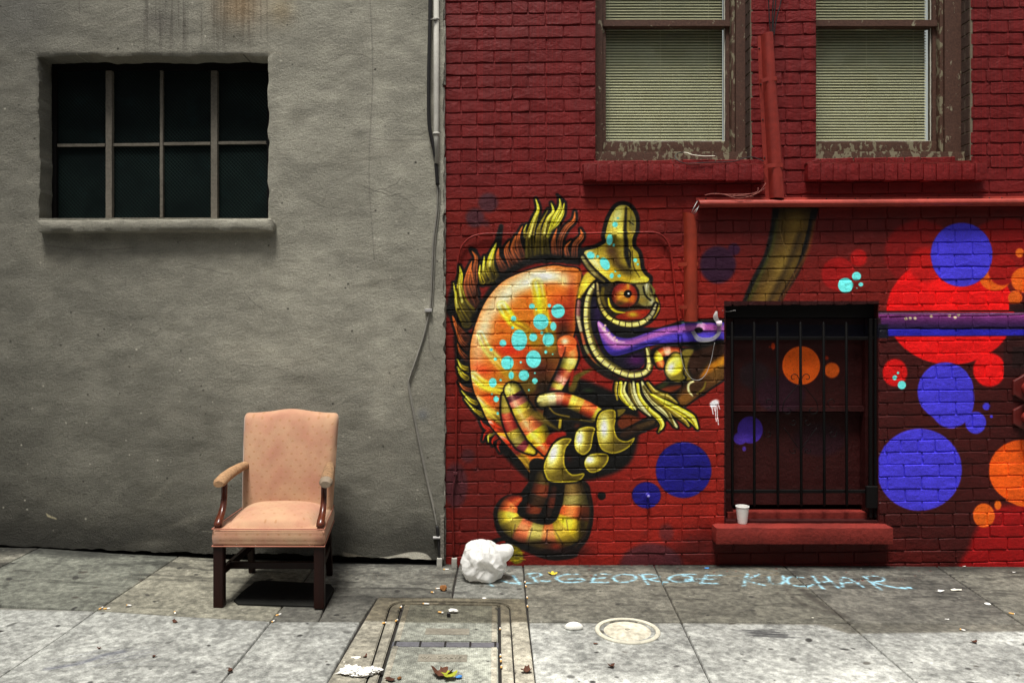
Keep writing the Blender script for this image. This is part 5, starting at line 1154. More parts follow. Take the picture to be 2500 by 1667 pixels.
screws(d1, c1, [(1857, 115), (1861, 203), (1866, 290), (1870, 383)]); screws(d2_, c2, [(1726, 484), (2022, 484), (2093, 484), (2271, 483), (2422, 482), (2453, 482)]); screws(d3, c3, [(1667, 597)], 0)

for (t_, c_, L) in ((d1, c1, ((1860, 190, 1897, 200), (1867, 400, 1912, 410))), (d3, c3, ((1658, 640, 1708, 649), (1659, 745, 1708, 754)))):
    for xa, ya, xb, yb in L:
        a, b = PX(xa, yb, -.04)-c_, PX(xb, ya, -.04)-c_; k_ = .012 if t_ is d3 else 0
        P_ = [(a.x-.004, -.001), (a.x+.004, -.026+k_), (a.x+(b.x-a.x)*.36, -.059+k_), (a.x+(b.x-a.x)*.55, -.0655+k_), (b.x-.010, -.0655+k_), (b.x+.001, -.046+k_), (b.x+.003, -.001)]
        V = [(x, y-dy, z) for z in (a.z, b.z) for dy in (0,) for x, y in P_]; n_ = len(P_)
        link('bracket', mesh('bracket', V, [(i, i+1, n_+i+1, n_+i) for i in range(n_-1)]), M['duct'] if t_ is d1 else M['duct_low'], t_)
# ---- cables, conduits, pipes
def run(name, pts, r, m, lab, cat='cable', y=-.012, group=None, seg=8, curved=True):
    o = tube(name, [PX(p[0], p[1], p[2] if len(p) > 2 else y) for p in pts], r, m, None, seg, curved=curved); return tag(o, lab, cat, group)
SY = -.03
run('black_cable', [(1049, -140, -.05), (1050, 20, -.05), (1047, 170, -.052), (1047, 290, -.052), (1053, 335, -.05), (1061, 370, -.048), (1066, 420, -.046), (1068, 452, -.044)], .0105, M['cable'], 'thick black cable hanging down the edge of the grey stucco wall')
cd = thing('wall_conduit', PX(1065, 328, -.05), 'pale vertical conduit beside the black cable at the stucco wall edge', 'conduit'); q0 = Vector(cd.location)
tube('pipe', [PX(1065, -150, -.045)-q0, PX(1065, 330, -.045)-q0, PX(1066, 400, -.045)-q0], .0155, M['conduit'], cd, 12, curved=False)
for y in (48, 327): tube('coupling', [PX(1065, y-3, -.045)-q0, PX(1065, y+3, -.045)-q0], .019, M['conduit'], cd, 12, curved=False)
tube('strap', [PX(1042, 49, -.04)-q0, PX(1056, 48, -.062)-q0, PX(1066, 48, -.064)-q0], .0035, M['thin'], cd, 6)
tc = thing('thin_conduit', PX(1051, 752, -.04), 'thin grey conduit zigzagging down the stucco wall beside the brick', 'conduit'); q0 = Vector(tc.location)
pts = [(1068, 452), (1067, 512), (1058, 590), (1055, 660), (1051, 745), (1046, 772), (1032, 828), (1012, 888), (999, 925), (997, 940), (1001, 965), (1023, 1081), (1044, 1181), (1059, 1245), (1067, 1286)]
tube('pipe', [PX(x, y, -.040)-q0 for x, y in pts], .0052, M['thin'], tc, 8); tube('pipe', [PX(x+(5 if y < 760 else 3), y, -.037)-q0 for x, y in pts[:-1]], .003, M['thin'], tc, 6)
tube('sleeve', [PX(1067, 1283, -.041)-q0, PX(1070, 1320, -.041)-q0, PX(1074, 1366, -.041)-q0], .0085, M['cable'], tc, 8)
for x, y in ((1046, 757), (1066, 1311)): box('clamp', tuple(PX(x-9, y+4, -.055)-q0), tuple(PX(x+9, y-3, -.032)-q0), M['wire'], tc, .001)
for x, nm, lab in ((1073, 'pipe_stub', 'short pale pipe stub at the foot of the stucco edge'), (1109, 'pipe_stub', 'short pale pipe stub at the foot of the thin red pipe')):
    a, b = PX(x-7, 1380, -.06), PX(x+7, 1361, -.045); o = rough_box(nm, (a.x, -.062, .001), (b.x, -.035, b.z), M['conduit'], None, .012, .0015, .003, 40, x); tag(o, lab, 'pipe')
rp = thing('red_pipe', PX(1114, 911, -.015), 'thin red painted pipe looping over the beast and down both sides', 'pipe'); q0 = Vector(rp.location)
lp = [(1108, 1362), (1105, 1263), (1105, 1198), (1112, 1151), (1114, 1000), (1114, 911), (1114, 760), (1114, 672), (1119, 632), (1127, 603), (1146, 582), (1176, 572), (1230, 570.5), (1330, 571), (1430, 570), (1560, 567.5), (1597, 568), (1618, 577), (1633, 598), (1641, 639), (1648, 705), (1655, 769), (1660, 800), (1661, 851)]
tube('pipe', [PX(x, y, -.016)-q0 for x, y in lp], .0062, M['paint'], rp, 8)
for x, y in ((1114, 700), (1112, 1155), (1300, 571), (1500, 569), (1660, 812)): box('strap', tuple(PX(x-5, y+4, -.024)-q0), tuple(PX(x+5, y-4, -.002)-q0), M['paint'], rp, .001)
run('hanging_wire', [(1661, 851), (1665, 880), (1674, 905), (1690, 925), (1708, 927), (1722, 915), (1732, 892), (1738, 872), (1741, 855), (1745, 836)], .0016, M['wire'], 'single thin wire drooping below the coiled bundle', 'wire', -.014, seg=5)
wb = thing('wire_bundle', PX(1750, 800, -.03), 'coil of bare wires taped white, out of a hole left of the barred window', 'wires'); q0 = Vector(wb.location)
for k in range(7):
    o_ = (k-3)
    tube('wire', [PX(1749+o_*.6, 760, 0)-q0, PX(1747+o_*1.8, 775, -.02)-q0, PX(1755+o_*1.6, 792, -.03)-q0, PX(1755+o_*1.5, 812, -.035)-q0, PX(1742+o_*1.0, 826+o_*1.0, -.035)-q0, PX(1722, 830+o_*1.6, -.03)-q0, PX(1703-o_*.8, 826+o_*1.5, -.025)-q0, PX(1691-o_*1.2, 808+o_*.6, -.004)-q0], .0013, M['wire'], wb, 5)
tube('tape', [PX(1755, 784, -.030)-q0, PX(1757, 796, -.033)-q0], .0165, M['tape'], wb, 10)
tube('wire', [PX(1765, 800, -.03)-q0, PX(1775, 808, -.035)-q0, PX(1785, 807, -.035)-q0, PX(1791, 795, -.03)-q0, PX(1795, 792, -.03)-q0], .0014, M['wire'], wb, 5)
wk = wb.children[-1]; wk['label'] = 'loose wire end curling over the window edge'
link('entry_hole', lathe([(.018, 0), (.018, .002), (.001, .002)], 12, 'hole'), M['dark'], wb); o = wb.children[-1]; o.location = PX(1749, 758, -.002)-q0; o.rotation_euler = (PI/2, 0, 0)
Mx = lambda *q, y=-.02: [(1550+q[i]/5.88, 350+q[i+1]/5.88, q[i+2]) for i in range(0, len(q), 3)]
run('sill_cable', Mx(700, 130, .03, 610, 148, .0, 580, 200, -.02, 640, 262, -.045, 760, 290, -.05, 1000, 278, -.05, 1300, 270, -.05, 1450, 255, -.045, 1570, 212, -.03, 1680, 196, -.02, 1760, 220, -.02, 1850, 260, -.03), .0026, M['cable'], 'thin black cable lying in a loop on the left brick sill', seg=6)
run('white_cord', Mx(690, 132, .03, 760, 142, .02, 820, 166, .0, 980, 186, -.01, 1150, 184, 0), .0026, M['whitewire'], 'short white cord end lying on the left brick sill', 'wire', seg=6)
rw = thing('red_wires', PX(1830, 480, -.03), 'loose red wires trailing along the top of the level duct cover', 'wires'); q0 = Vector(rw.location)
for L in (Mx(1010, 752, -.03, 1100, 728, -.035, 1300, 732, -.04, 1700, 724, -.04, 1800, 680, -.04, 1880, 570, -.03), Mx(1300, 742, -.03, 1480, 790, -.066, 1620, 770, -.06, 1760, 715, -.045, 1870, 640, -.03), Mx(1380, 750, -.03, 1600, 735, -.05, 1750, 700, -.045, 1770, 640, -.04), Mx(1000, 745, -.03, 1160, 722, -.05, 1420, 752, -.066, 1700, 765, -.066)):
    tube('wire', [PX(*p)-q0 for p in L], .0016, M['redwire'], rw, 5)
jw = thing('joint_wires', PX(1696, 505, -.03), 'short wires bridging the gap between the level and upright ducts', 'wires'); q0 = Vector(jw.location)
for L in (Mx(900, 830, -.03, 850, 920, -.05, 808, 1000, -.03), Mx(930, 900, -.03, 870, 960, -.055, 830, 1015, -.03), Mx(925, 880, -.03, 880, 980, -.06, 845, 1020, -.03), Mx(890, 840, -.03, 840, 935, -.05, 820, 1005, -.03)): tube('wire', [PX(*p)-q0 for p in L], .0016, M['wire'], jw, 5)
tcb = thing('duct_cables', PX(1886, 80, -.03), 'black cables dropping into the top of the slanting duct cover', 'cables'); q0 = Vector(tcb.location)
for x0, x1 in ((1876, 1882), (1888, 1885), (1908, 1888), (1895, 1886)): tube('cable', [PX(x0-(x1-x0)*.8, -150, -.03)-q0, PX(x0, -5, -.03)-q0, PX((x0+x1)/2-1, 40, -.03)-q0, PX(x1, 95, -.03)-q0], .0034, M['cable'], tcb, 6)
# fire-hose inlets at the right edge
for i, (cy, lab) in enumerate(((943, 'upper red capped inlet on its hexagonal plate at the right edge'), (1014, 'lower red capped inlet on its hexagonal plate at the right edge'))):
    si = thing('standpipe_inlet', PX(2500, cy+3, 0), lab, 'pipe inlet')
    hexa = lathe([(.080, 0), (.080, .012), (.074, .015), (.001, .015)], 6, 'plate', False); o = link('plate', hexa, M['redpipe'], si); o.rotation_euler = (PI/2, PI/6, 0)
    cap = lathe([(.026, .01), (.026, .035), (.040, .038), (.044, .048), (.043, .064), (.034, .074), (.014, .079), (.012, .088), (.001, .089)], 24, 'cap'); o = link('cap', cap, M['duct'], si); o.rotation_euler = (PI/2, 0, 0)
# little wall tap
tp = thing('wall_tap', PX(1580, 1207, 0), 'tiny blue painted tap knob on the small dark blue dot', 'tap')
o = link('knob', lathe([(.004, 0), (.004, .02), (.011, .022), (.014, .03), (.011, .038), (.001, .041)], 14, 'knob'), M['paint'], tp); o.rotation_euler = (PI/2, 0, 0)
box('stem', (-.006, -.022, -.075), (.006, -.006, -.004), M['paint'], tp, .002)

# ================================================================ STUCCO BUILDING
st = thing('stucco_building', (0, 0, 0), 'grey stucco building with a recessed steel window, left half of the alley', 'building')
xr = PX(1084, 0, SY).x; xl = -9.0
A, B = PX(94, 533, SY), PX(655, 136, SY)
def lines(lo, hi, step, hard):
    L = [lo]; H = sorted(hard+[hi])
    for h_ in H:
        n = max(1, int(round((h_-L[-1])/step))); a = L[-1]; L += [a+(h_-a)*i/n for i in range(1, n+1)]
    return np.array(L)
xs = np.concatenate([lines(xl, -3.75, .25, [])[:-1], lines(-3.75, xr, .0125, [A.x, B.x])]); zs = lines(-.12, 4.15, .0125, [A.z, B.z])
nx, nz = len(xs), len(zs); Xg, Zg = np.meshgrid(xs, zs)
big = fbm((nz, nx), (10, 14), 4, .55); fine = fbm((nz, nx), (46, 110), 3, .6); grit = RN.normal(0, 1, (nz, nx))
Yg = SY-.0035*big-.0010*fine-.0004*grit
zbot = np.interp(Xg, [-9, -2.88, -2.4, -1.83, -1.2, -.9, -.5, xr], [.145, .128, .105, .083, .075, .062, .052, .042])+.007*fbm((1, nx), (60, 1), 4)[0][None]
bo = zbot+.0  # ragged lower lip
use = Zg >= bo-.0125
Zg2 = np.where((Zg < bo), bo, Zg)
rag = .006*fbm((nz, nx), (2, 90), 4)[:, :1]
Xg2 = Xg.copy(); Xg2[:, -1] += rag[:, 0]*1.4; Xg2[:, -2] += rag[:, 0]*.9
Vv = np.stack([Xg2, Yg, Zg2], -1).reshape(-1, 3)
hole = (Xg > A.x-1e-4) & (Xg < B.x+1e-4) & (Zg > A.z-1e-4) & (Zg < B.z+1e-4)
edge_n = fbm((nz, nx), (40, 60), 3)
for (cond, ax, sg) in (((np.abs(Zg-B.z) < 1e-4) & (Xg > A.x-1e-4) & (Xg < B.x+1e-4), 2, 1), ((np.abs(Xg-A.x) < 1e-4) & (Zg > A.z) & (Zg < B.z), 0, 1), ((np.abs(Xg-B.x) < 1e-4) & (Zg > A.z) & (Zg < B.z), 0, 1)):
    Vv.reshape(nz, nx, 3)[..., ax][cond] += (edge_n*.006)[cond]; Vv.reshape(nz, nx, 3)[..., 1][cond] += .006
bm = bmesh.new(); used = {}; vs = [None]*(nx*nz)
def gv(i):
    if vs[i] is None: vs[i] = bm.verts.new(Vv[i])
    return vs[i]
ku = use
for j in range(nz-1):
    inz = A.z-1e-4 < zs[j] and zs[j+1] < B.z+1e-4
    for i in range(nx-1):
        if inz and A.x-1e-4 < xs[i] and xs[i+1] < B.x+1e-4: continue
        if not (use[j+1, i] and use[j+1, i+1]) or (Zg[j+1, i] < bo[j+1, i]) or (Zg[j+1, i+1] < bo[j+1, i+1]): continue
        a = j*nx+i; bm.faces.new((gv(a), gv(a+1), gv(a+1+nx), gv(a+nx)))
be = [e for e in bm.edges if e.is_boundary]
r = bmesh.ops.extrude_edge_only(bm, edges=be)
for v in [g for g in r['geom'] if isinstance(g, bmesh.types.BMVert)]:
    inh = A.x-.02 < v.co.x < B.x+.02 and A.z-.02 < v.co.z < B.z+.02
    v.co.y = .15 if inh else .012
bmesh.ops.recalc_face_normals(bm, faces=bm.faces)
me = bpy.data.meshes.new('stucco'); bm.to_mesh(me); bm.free(); me.polygons.foreach_set('use_smooth', [True]*len(me.polygons)); me.set_sharp_from_angle(angle=math.radians(55))
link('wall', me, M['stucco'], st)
bm = bmesh.new(); add_box(bm, (xl, .02, -.15), (A.x-.05, .3, 4.15)); add_box(bm, (B.x+.05, .02, -.15), (PX(1080, 0, .02).x, .3, 4.15)); add_box(bm, (A.x-.049, .02, -.15), (B.x+.049, .3, A.z-.05)); add_box(bm, (A.x-.049, .02, B.z+.05), (B.x+.049, .3, 4.15))
link('wall_core', bm_mesh(bm, 'wall_core'), M['dark'], st)
link('unseen_upper_wall', bm_mesh((lambda b: (add_box(b, (xl, SY, 4.16), (xr, .4, 10.5)), b)[1])(bmesh.new()), 'unseen_upper_wall'), M['stucco'], st)  # unseen stucco higher up, added to narrow the strip of sky
# ragged pale plaster and wood strip closing the gap to the bricks
zz = -.02; k = 0
while zz < 3.95:
    L = RR.uniform(.12, .42); pale = zz > 2.0
    a, b = PX(1077, 0, -.012).x, PX(1088.5, 0, -.012).x
    o = rough_box('edge_plaster', (a+RR.uniform(-.001, .003), -.014+RR.uniform(-.004, .004), zz), (b+RR.uniform(-.005, .002), .03, min(zz+L-.006, 3.95)), M['mortar_pale'] if (pale or RR.random() < .3) else M['plaster'], st, .018, .0045, .006, 34, k); zz += L; k += 1
o = rough_box('edge_board', (PX(1077, 0, -.04).x-.006, -.046, .045), (PX(1089, 0, -.04).x-.010, -.02, .30), M['plaster'], st, .02, .003, .004, 30, 3)
# window in the stucco
sw = bpy.data.objects.new('window', None); COL.objects.link(sw); sw.parent = st; sw['label'] = 'steel sash window of eight wired dark panes'
yw = .125
def sb_(n_, pa, pb, pc, pd, y0=yw-.022, y1=yw+.02, tilt=0, m='steel', amp=.0012): a, b = PX(pa, pd, y0), PX(pb, pc, y0); return rough_box(n_, (a.x, y0, a.z), (b.x, y1, b.z), M[m], sw, .03, amp, .003, 26, pa, tilt)
sb_('frame_stile', 126, 138, 158, 545, m='black'); sb_('frame_stile', 651, 668, 158, 545, m='black'); sb_('head', 126, 668, 146, 172, m='black'); sb_('bottom_rail', 255, 520, 531, 545); sb_('bottom_rail', 138, 254, 536, 545, m='black'); sb_('bottom_rail', 521, 652, 533, 545, m='black')
sb_('mullion', 257, 273, 172, 536, yw-.030); sb_('mullion', 514, 530.5, 172, 534, yw-.030); sb_('glazing_bar', 389.5, 397.5, 172, 531, yw-.022)
for a_0, b_0, y_ in ((139, 256, 355), (274, 389, 353.5), (398, 513.5, 351), (531, 650, 349)): sb_('glazing_bar', a_0, b_0, y_-4, y_+4, yw-.018, yw+.01, .010)
pe = [137, 265, 393, 522, 655]
for i in range(4):
    for (ya, yb) in ((165, 353), (353, 540)):
        a, b = PX(pe[i]-2, yb, yw), PX(pe[i+1]+2, ya, yw); th = RR.uniform(-.0015, .0015)
        link('pane', mesh('pane', [(a.x, yw+th, a.z), (b.x, yw-th, a.z), (b.x, yw-th, b.z), (a.x, yw+th, b.z)], [(0, 1, 2, 3)]), M['wired'], sw)
a, b = PX(88, 568, -.085), PX(667, 537, -.085)
rough_box('window_sill', (a.x, -.087, a.z), (b.x, .13, b.z), M['stucco'], st, .022, .0045, .012, 16, 2, .006)

# ================================================================ ARMCHAIR
ch_g = gz(-1.10, -.5)
chair = thing('armchair', (-1.105, -.475, ch_g), 'salmon upholstered armchair with dark wooden legs, standing against the grey stucco wall', 'armchair', rz=math.radians(-.6))
def leg_mesh(x, y, w_, h, dx=0, dy=0, w2=None):
    w2 = w2 or w_; bm = bmesh.new(); S = []
    for z, ww in ((0, w2), (h*.5, (w_+w2)/2), (h, w_)):
        t = 1-z/h; cx, cy = x+dx*t*t, y+dy*t*t; S.append([Vector((cx-ww/2, cy-ww/2, z)), Vector((cx+ww/2, cy-ww/2, z)), Vector((cx+ww/2, cy+ww/2, z)), Vector((cx-ww/2, cy+ww/2, z))])
    me = loft(S, 'leg'); bm.from_mesh(me); bmesh.ops.bevel(bm, geom=bm.edges[:], offset=.0035, segments=2, affect='EDGES'); return bm_mesh(bm, 'leg')
for sx in (-1, 1):
    link('leg', leg_mesh(sx*.247, -.232, .050, .315), M['wood'], chair); link('leg', leg_mesh(sx*.212, .205, .038, .33, sx*.004, .055, .032), M['wood'], chair)
    bm = bmesh.new(); S = [[Vector((sx*.243-.010, -.21, .150)), Vector((sx*.243+.010, -.21, .150)), Vector((sx*.243+.010, -.21, .186)), Vector((sx*.243-.010, -.21, .186))], [Vector((sx*.215-.010, .225, .150)), Vector((sx*.215+.010, .225, .150)), Vector((sx*.215+.010, .225, .186)), Vector((sx*.215-.010, .225, .186))]]
    link('stretcher', loft(S, 'stretcher'), M['wood'], chair)
box('stretcher', (-.238, -.118, .151), (.238, -.097, .186), M['wood'], chair, .002)
# upholstered seat rail
def trap(z, g=0.0): return [Vector((-.275-g, -.262-g, z)), Vector((.275+g, -.262-g, z)), Vector((.243+g, .235+g, z)), Vector((-.243-g, .235+g, z))]
bm = bmesh.new(); bm.from_mesh(loft([trap(.305, -.002), trap(.33, .003), trap(.365, .003), trap(.392, -.002)], 'rail'))
bmesh.ops.bevel(bm, geom=[e for e in bm.edges], offset=.010, segments=3, affect='EDGES'); bmesh.ops.subdivide_edges(bm, edges=[e for e in bm.edges if e.calc_length() > .2], cuts=8, use_grid_fill=True)
sr = link('seat_rail', bm_mesh(bm, 'seat_rail', True), M['fabric'], chair)
for z in (.307, .391):
    t = trap(z, .0005); tube('piping', [t[0], t[1], t[2], t[3], t[0]], .0036, M['piping'], sr, 6, curved=False)
# domed seat cushion
V, F = [], []; n = 28
for j in range(n+1):
    for i in range(n+1):
        u, v = i/n*2-1, j/n*2-1; hw = .222+.004*v; x = u*hw; y = -.225+(v+1)/2*.40
        if abs(u) > .9: y = y
        d = (1-abs(u)**3.2)**.55*(1-abs(v)**4 if v < 0 else 1-abs(v)**6)**.5
        wr = .0016*noise.noise(Vector((x*14, y*14, 0)))
        V.append((x, y-(.020*(1-u*u)*(1 if v < 0 else 0)*max(0, -v)), .386+.066*d*(.86+.14*(1-v*v))+wr))
for j in range(n):
    for i in range(n): a = j*(n+1)+i; F.append((a, a+1, a+n+2, a+n+1))
link('seat_cushion', mesh('seat_cushion', V, F, True), M['fabric'], chair)
# back with camel top
V, F = [], []; nu, nv = 36, 40; idx = {}
def back_pt(u, v, side):
    wv = .247+.018*v; hump = .020*math.exp(-(u/.42)**2)-.012*max(0, abs(u)-.55)**1.0+.006*abs(u)**8
    H_ = .538+hump; x = u*wv; z = .36+v*H_
    cr = max(abs(u)-.90, 0)/.10; ct = max(v-.93, 0)/.07
    if cr > 0 and ct > 0:                                      # rounded top corners
        r_ = math.hypot(cr, ct)
        if r_ > 0: s_ = max(cr, ct)/r_; x = math.copysign((.90+.10*cr*s_)*wv, u); z = .36+(.93+.07*ct*s_)*H_
    e = (1-abs(u)**9)**.40*(1-max(0, v-.0)**14)**.45
    lean = .165+.085*v+.03*v*v
    y = lean-(side)*(.047*e)-(.014*(1-u*u)*math.sin(PI*min(1, v*1.05)) if side > 0 else 0)
    y += .0018*noise.noise(Vector((x*9, z*9, side)))
    return (x, y, z)
for side in (1, -1):
    b0 = len(V)
    for j in range(nv+1):
        for i in range(nu+1): V.append(back_pt(i/nu*2-1, j/nv, side))
    for j in range(nv):
        for i in range(nu):
            a = b0+j*(nu+1)+i; f = (a, a+1, a+nu+2, a+nu+1); F.append(f if side > 0 else f[::-1])
bm = bmesh.new(); vs_ = [bm.verts.new(v) for v in V]
for f in F: bm.faces.new([vs_[i] for i in f])
bmesh.ops.remove_doubles(bm, verts=bm.verts, dist=.0006); link('backrest', bm_mesh(bm, 'backrest', True), M['fabric'], chair)
# arms
for sx in (-1, 1):
    P = [Vector((sx*.232, .17, .622)), Vector((sx*.240, .10, .622)), Vector((sx*.252, 0, .618)), Vector((sx*.262, -.10, .608)), Vector((sx*.266, -.165, .598)), Vector((sx*.267, -.185, .592))]
    S = []
    for p, (a, b) in zip(P, ((.024, .022), (.028, .026), (.031, .028), (.034, .029), (.034, .027), (.025, .018))):
        S.append([p+Vector((a*math.cos(t), 0, b*math.sin(t)*(1 if math.sin(t) > 0 else .8))) for t in [2*PI*k/14 for k in range(14)]])
    arm = link('armrest', loft(S, 'armrest', True), M['armfab'], chair)
    if sx == 1:
        arm['label'] = 'armrest with silver tape on its front end'
        Pt = [P[3].lerp(P[4], .80), P[4], P[5]+Vector((0, -.002, 0))]; S2 = [[p+Vector((a*math.cos(t), 0, b*math.sin(t)*(1 if math.sin(t) > 0 else .8))) for t in [2*PI*k/14 for k in range(14)]] for p, (a, b) in zip(Pt, ((.0348, .0296), (.0346, .0278), (.0255, .0185)))]
        link('tape_patch', loft(S2, 'tape_patch', True), M['ducttape'], arm)
    S = []
    for (y, z, w_, d) in ((-.135, .592, .026, .030), (-.137, .56, .026, .030), (-.140, .52, .026, .030), (-.152, .485, .028, .032), (-.176, .455, .031, .036), (-.205, .437, .035, .040), (-.232, .420, .038, .040), (-.240, .394, .038, .034)):
        c = Vector((sx*.252, y, z)); S.append([c+Vector((-w_/2, -d/2, 0)), c+Vector((w_/2, -d/2, 0)), c+Vector((w_/2, d/2, 0)), c+Vector((-w_/2, d/2, 0))])
    bm = bmesh.new(); bm.from_mesh(loft(S, 'arm_post')); bmesh.ops.bevel(bm, geom=[e for e in bm.edges if abs((e.verts[0].co-e.verts[1].co).normalized().x) < .5], offset=.006, segments=2, affect='EDGES')
    link('arm_post', bm_mesh(bm, 'arm_post', True), M['post'], chair)

for me_ in {o.data for o in [chair]+list(chair.children_recursive) if o.type == 'MESH'}:      # an old chair, racked a little to one side
    for v in me_.vertices: v.co.x -= .055*(v.co.y+.26)
# thin dark sheet on the pavement under it
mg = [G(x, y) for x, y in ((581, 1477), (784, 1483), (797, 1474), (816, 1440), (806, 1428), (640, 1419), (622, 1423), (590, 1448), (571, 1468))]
def sheet_mesh():
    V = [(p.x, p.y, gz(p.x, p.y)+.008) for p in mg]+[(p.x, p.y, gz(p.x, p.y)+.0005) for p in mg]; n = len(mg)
    return mesh('dark_sheet', V, [tuple(range(n))]+[(k, n+k, n+(k+1) % n, (k+1) % n) for k in range(n)])
tag(link('dark_sheet', sheet_mesh(), M['sheet_dark']), 'thin dark sheet lying on the pavement under the salmon armchair', 'mat')

# ================================================================ SMALL THINGS
def crumple(name, loc, size, m, seed, lab, cat, planes=26, sub=4, ear=None, amp=.10):
    rnd = random.Random(seed); N = []
    for _ in range(planes):
        v = Vector((rnd.gauss(0, 1), rnd.gauss(0, 1), rnd.gauss(0, 1))).normalized(); N.append((v, rnd.uniform(.78, 1.0)))
    bm = bmesh.new(); bmesh.ops.create_icosphere(bm, subdivisions=sub, radius=1)
    for v in bm.verts:
        d = v.co.normalized(); r_ = min([h_/max(d.dot(n_), .12) for n_, h_ in N]+[1.25])
        r_ *= 1+amp*(abs(noise.noise(d*2.6+Vector((seed, 0, 0))))-.25)+amp*.5*abs(noise.noise(d*6+Vector((seed, 5, 0))))
        if ear:
            k = max(0, d.dot(Vector(ear).normalized())); r_ += .42*max(0, (k-.93)/.07)**.8
        p = d*r_; p = Vector((p.x*size[0], p.y*size[1], p.z*size[2]))
        p.z = max(p.z, -size[2]*.80); v.co = p+Vector((0, 0, size[2]*.80))
    me = bm_mesh(bm, name, True); me.set_sharp_from_angle(angle=math.radians(22))
    o = link(name, me, m); o.location = loc; return tag(o, lab, cat)
g = G(1181, 1408)
def bag_mesh():
    bm = bmesh.new(); bmesh.ops.create_icosphere(bm, subdivisions=6, radius=1)
    def ridge(p, f, sd): return 1-2*abs(noise.noise(p*f+Vector((sd, sd*2.3, 1))))
    for v in bm.verts:
        d = v.co.normalized(); q = d+noise.noise_vector(d*1.3+Vector((4, 4, 4)))*.35
        r_ = 1+.16*noise.noise(d*1.5+Vector((9, 2, 5)))+.15*(ridge(q, 1.5, 3)-.6)+.055*(ridge(q, 3.1, 8)-.6)+.014*(ridge(q, 8, 6)-.6)
        k = max(0, d.dot(Vector((.86, -.15, .48)).normalized())); r_ += .34*max(0, (k-.91)/.09)**.9+.05*max(0, (k-.96)/.04)
        k = max(0, d.dot(Vector((-.9, -.3, .35)).normalized())); r_ += .07*max(0, (k-.93)/.07)
        k = max(0, d.dot(Vector((.25, -.9, -.35)).normalized())); r_ -= .10*max(0, (k-.92)/.08)
        p = d*r_; v.co = Vector((p.x*.128, p.y*.115, max(p.z*.118, -.086*(1+.03*noise.noise(p*5)))+.088))
    me = bm_mesh(bm, 'plastic_bag', True); return me
tag(link('plastic_bag', bag_mesh(), m_plastic(), None), 'crumpled white plastic bag on the pavement where stucco meets brick', 'bag').location = (g.x, -.235, gz(g.x, -.25)+.001)
cup = thing('paper_cup', (1.443, .004, .2455), 'white paper cup standing on the left end of the low sill', 'cup')
link('cup_wall', lathe([(.0265, 0), (.0375, .094), (.0390, .095), (.0392, .098), (.0380, .0995), (.0362, .098), (.0255, .004), (.001, .003)], 36, 'cup'), M['paper'], cup)

def butt(px, py, ang, lab, L=.028, filt=.5, g_=None, dz=.0):
    g = G(px, py); t = thing('cigarette_butt', (g.x, g.y, g.z+.0042+dz), lab, 'cigarette butt', 'cigarette butts dropped on the pavement'); t.rotation_euler = (0, 0, math.radians(ang)); r_ = .0042
    f = filt*L
    me = tube_mesh([(-L/2, 0, 0), (-L/2+f, 0, 0)], r_, 8, 'filter', curved=False); link('filter', me, M['filter'], t)
    me = tube_mesh([(-L/2+f+.0002, 0, 0), (L/2, 0, 0)], r_*.97, 8, 'paper', curved=False); link('paper', me, M['paper'], t)
for a in [(247, 1486, 80, 'stubby butt where two joints cross, left of the chair'), (261, 1487, 15, 'butt lying beside the crossing of joints, left of the chair', .03), (315, 1479, -15, 'white butt on the pale slab a little left of the chair', .026, .2),
          (427, 1497, -60, 'orange-ended butt alone below left of the chair'), (700, 1478, 45, 'long butt poking from the joint in front of the chair', .036, .15), (680, 1502, 50, 'butt in the joint just below the chair'), (667, 1518, 70, 'small white butt at the joint corner below the chair', .018, .2),
          (1089, 1391, 0, 'white butt near the pipe stubs at the wall foot', .030, .3), (1069, 1438, 10, 'white butt touching the rusty crumb', .022, .1), (1056, 1447, -20, 'short tan butt left of the rusty crumb', .016, .8),
          (1282, 1422, 95, 'uppermost butt in the joint right of the white bag', .020, .3), (1284, 1432, 95, 'second butt down the joint right of the white bag', .022, .5), (1287, 1460, 95, 'third butt down the joint beside the vault corner', .020, .4), (1288, 1481, 95, 'lowest butt in the joint beside the vault', .020, .6),
          (1040, 1475, -8, 'white butt on the far edge of the rear vault lid', .032, .2), (1076, 1496, -25, 'tan butt on the rear vault lid left of the foil scrap', .028, .7), (979, 1483, 80, 'butt at the top left corner of the rear lid', .020, .2), (968, 1516, 70, 'butt in the gap left of the rear lid', .022, .6), (938, 1522, 30, 'dark-ended butt in the groove left of the lids', .020, .7),
          (1221, 1536, 88, 'butt in the gap right of the rear lid', .018, .2), (1222, 1602, 88, 'upper butt in the gap right of the front lid', .020, .3), (1223, 1614, 92, 'middle butt in the gap right of the front lid', .022, .5), (1224, 1629, 88, 'lowest butt in the gap right of the front lid', .018, .6),
          (2350, 1539, -50, 'small butt on the pale slab at the far right', .022, .3), (2470, 1499, -35, 'orange butt in the far right joint', .024, .9)]:
    butt(a[0], a[1], a[2], a[3], *(a[4:] if len(a) > 4 else ()))
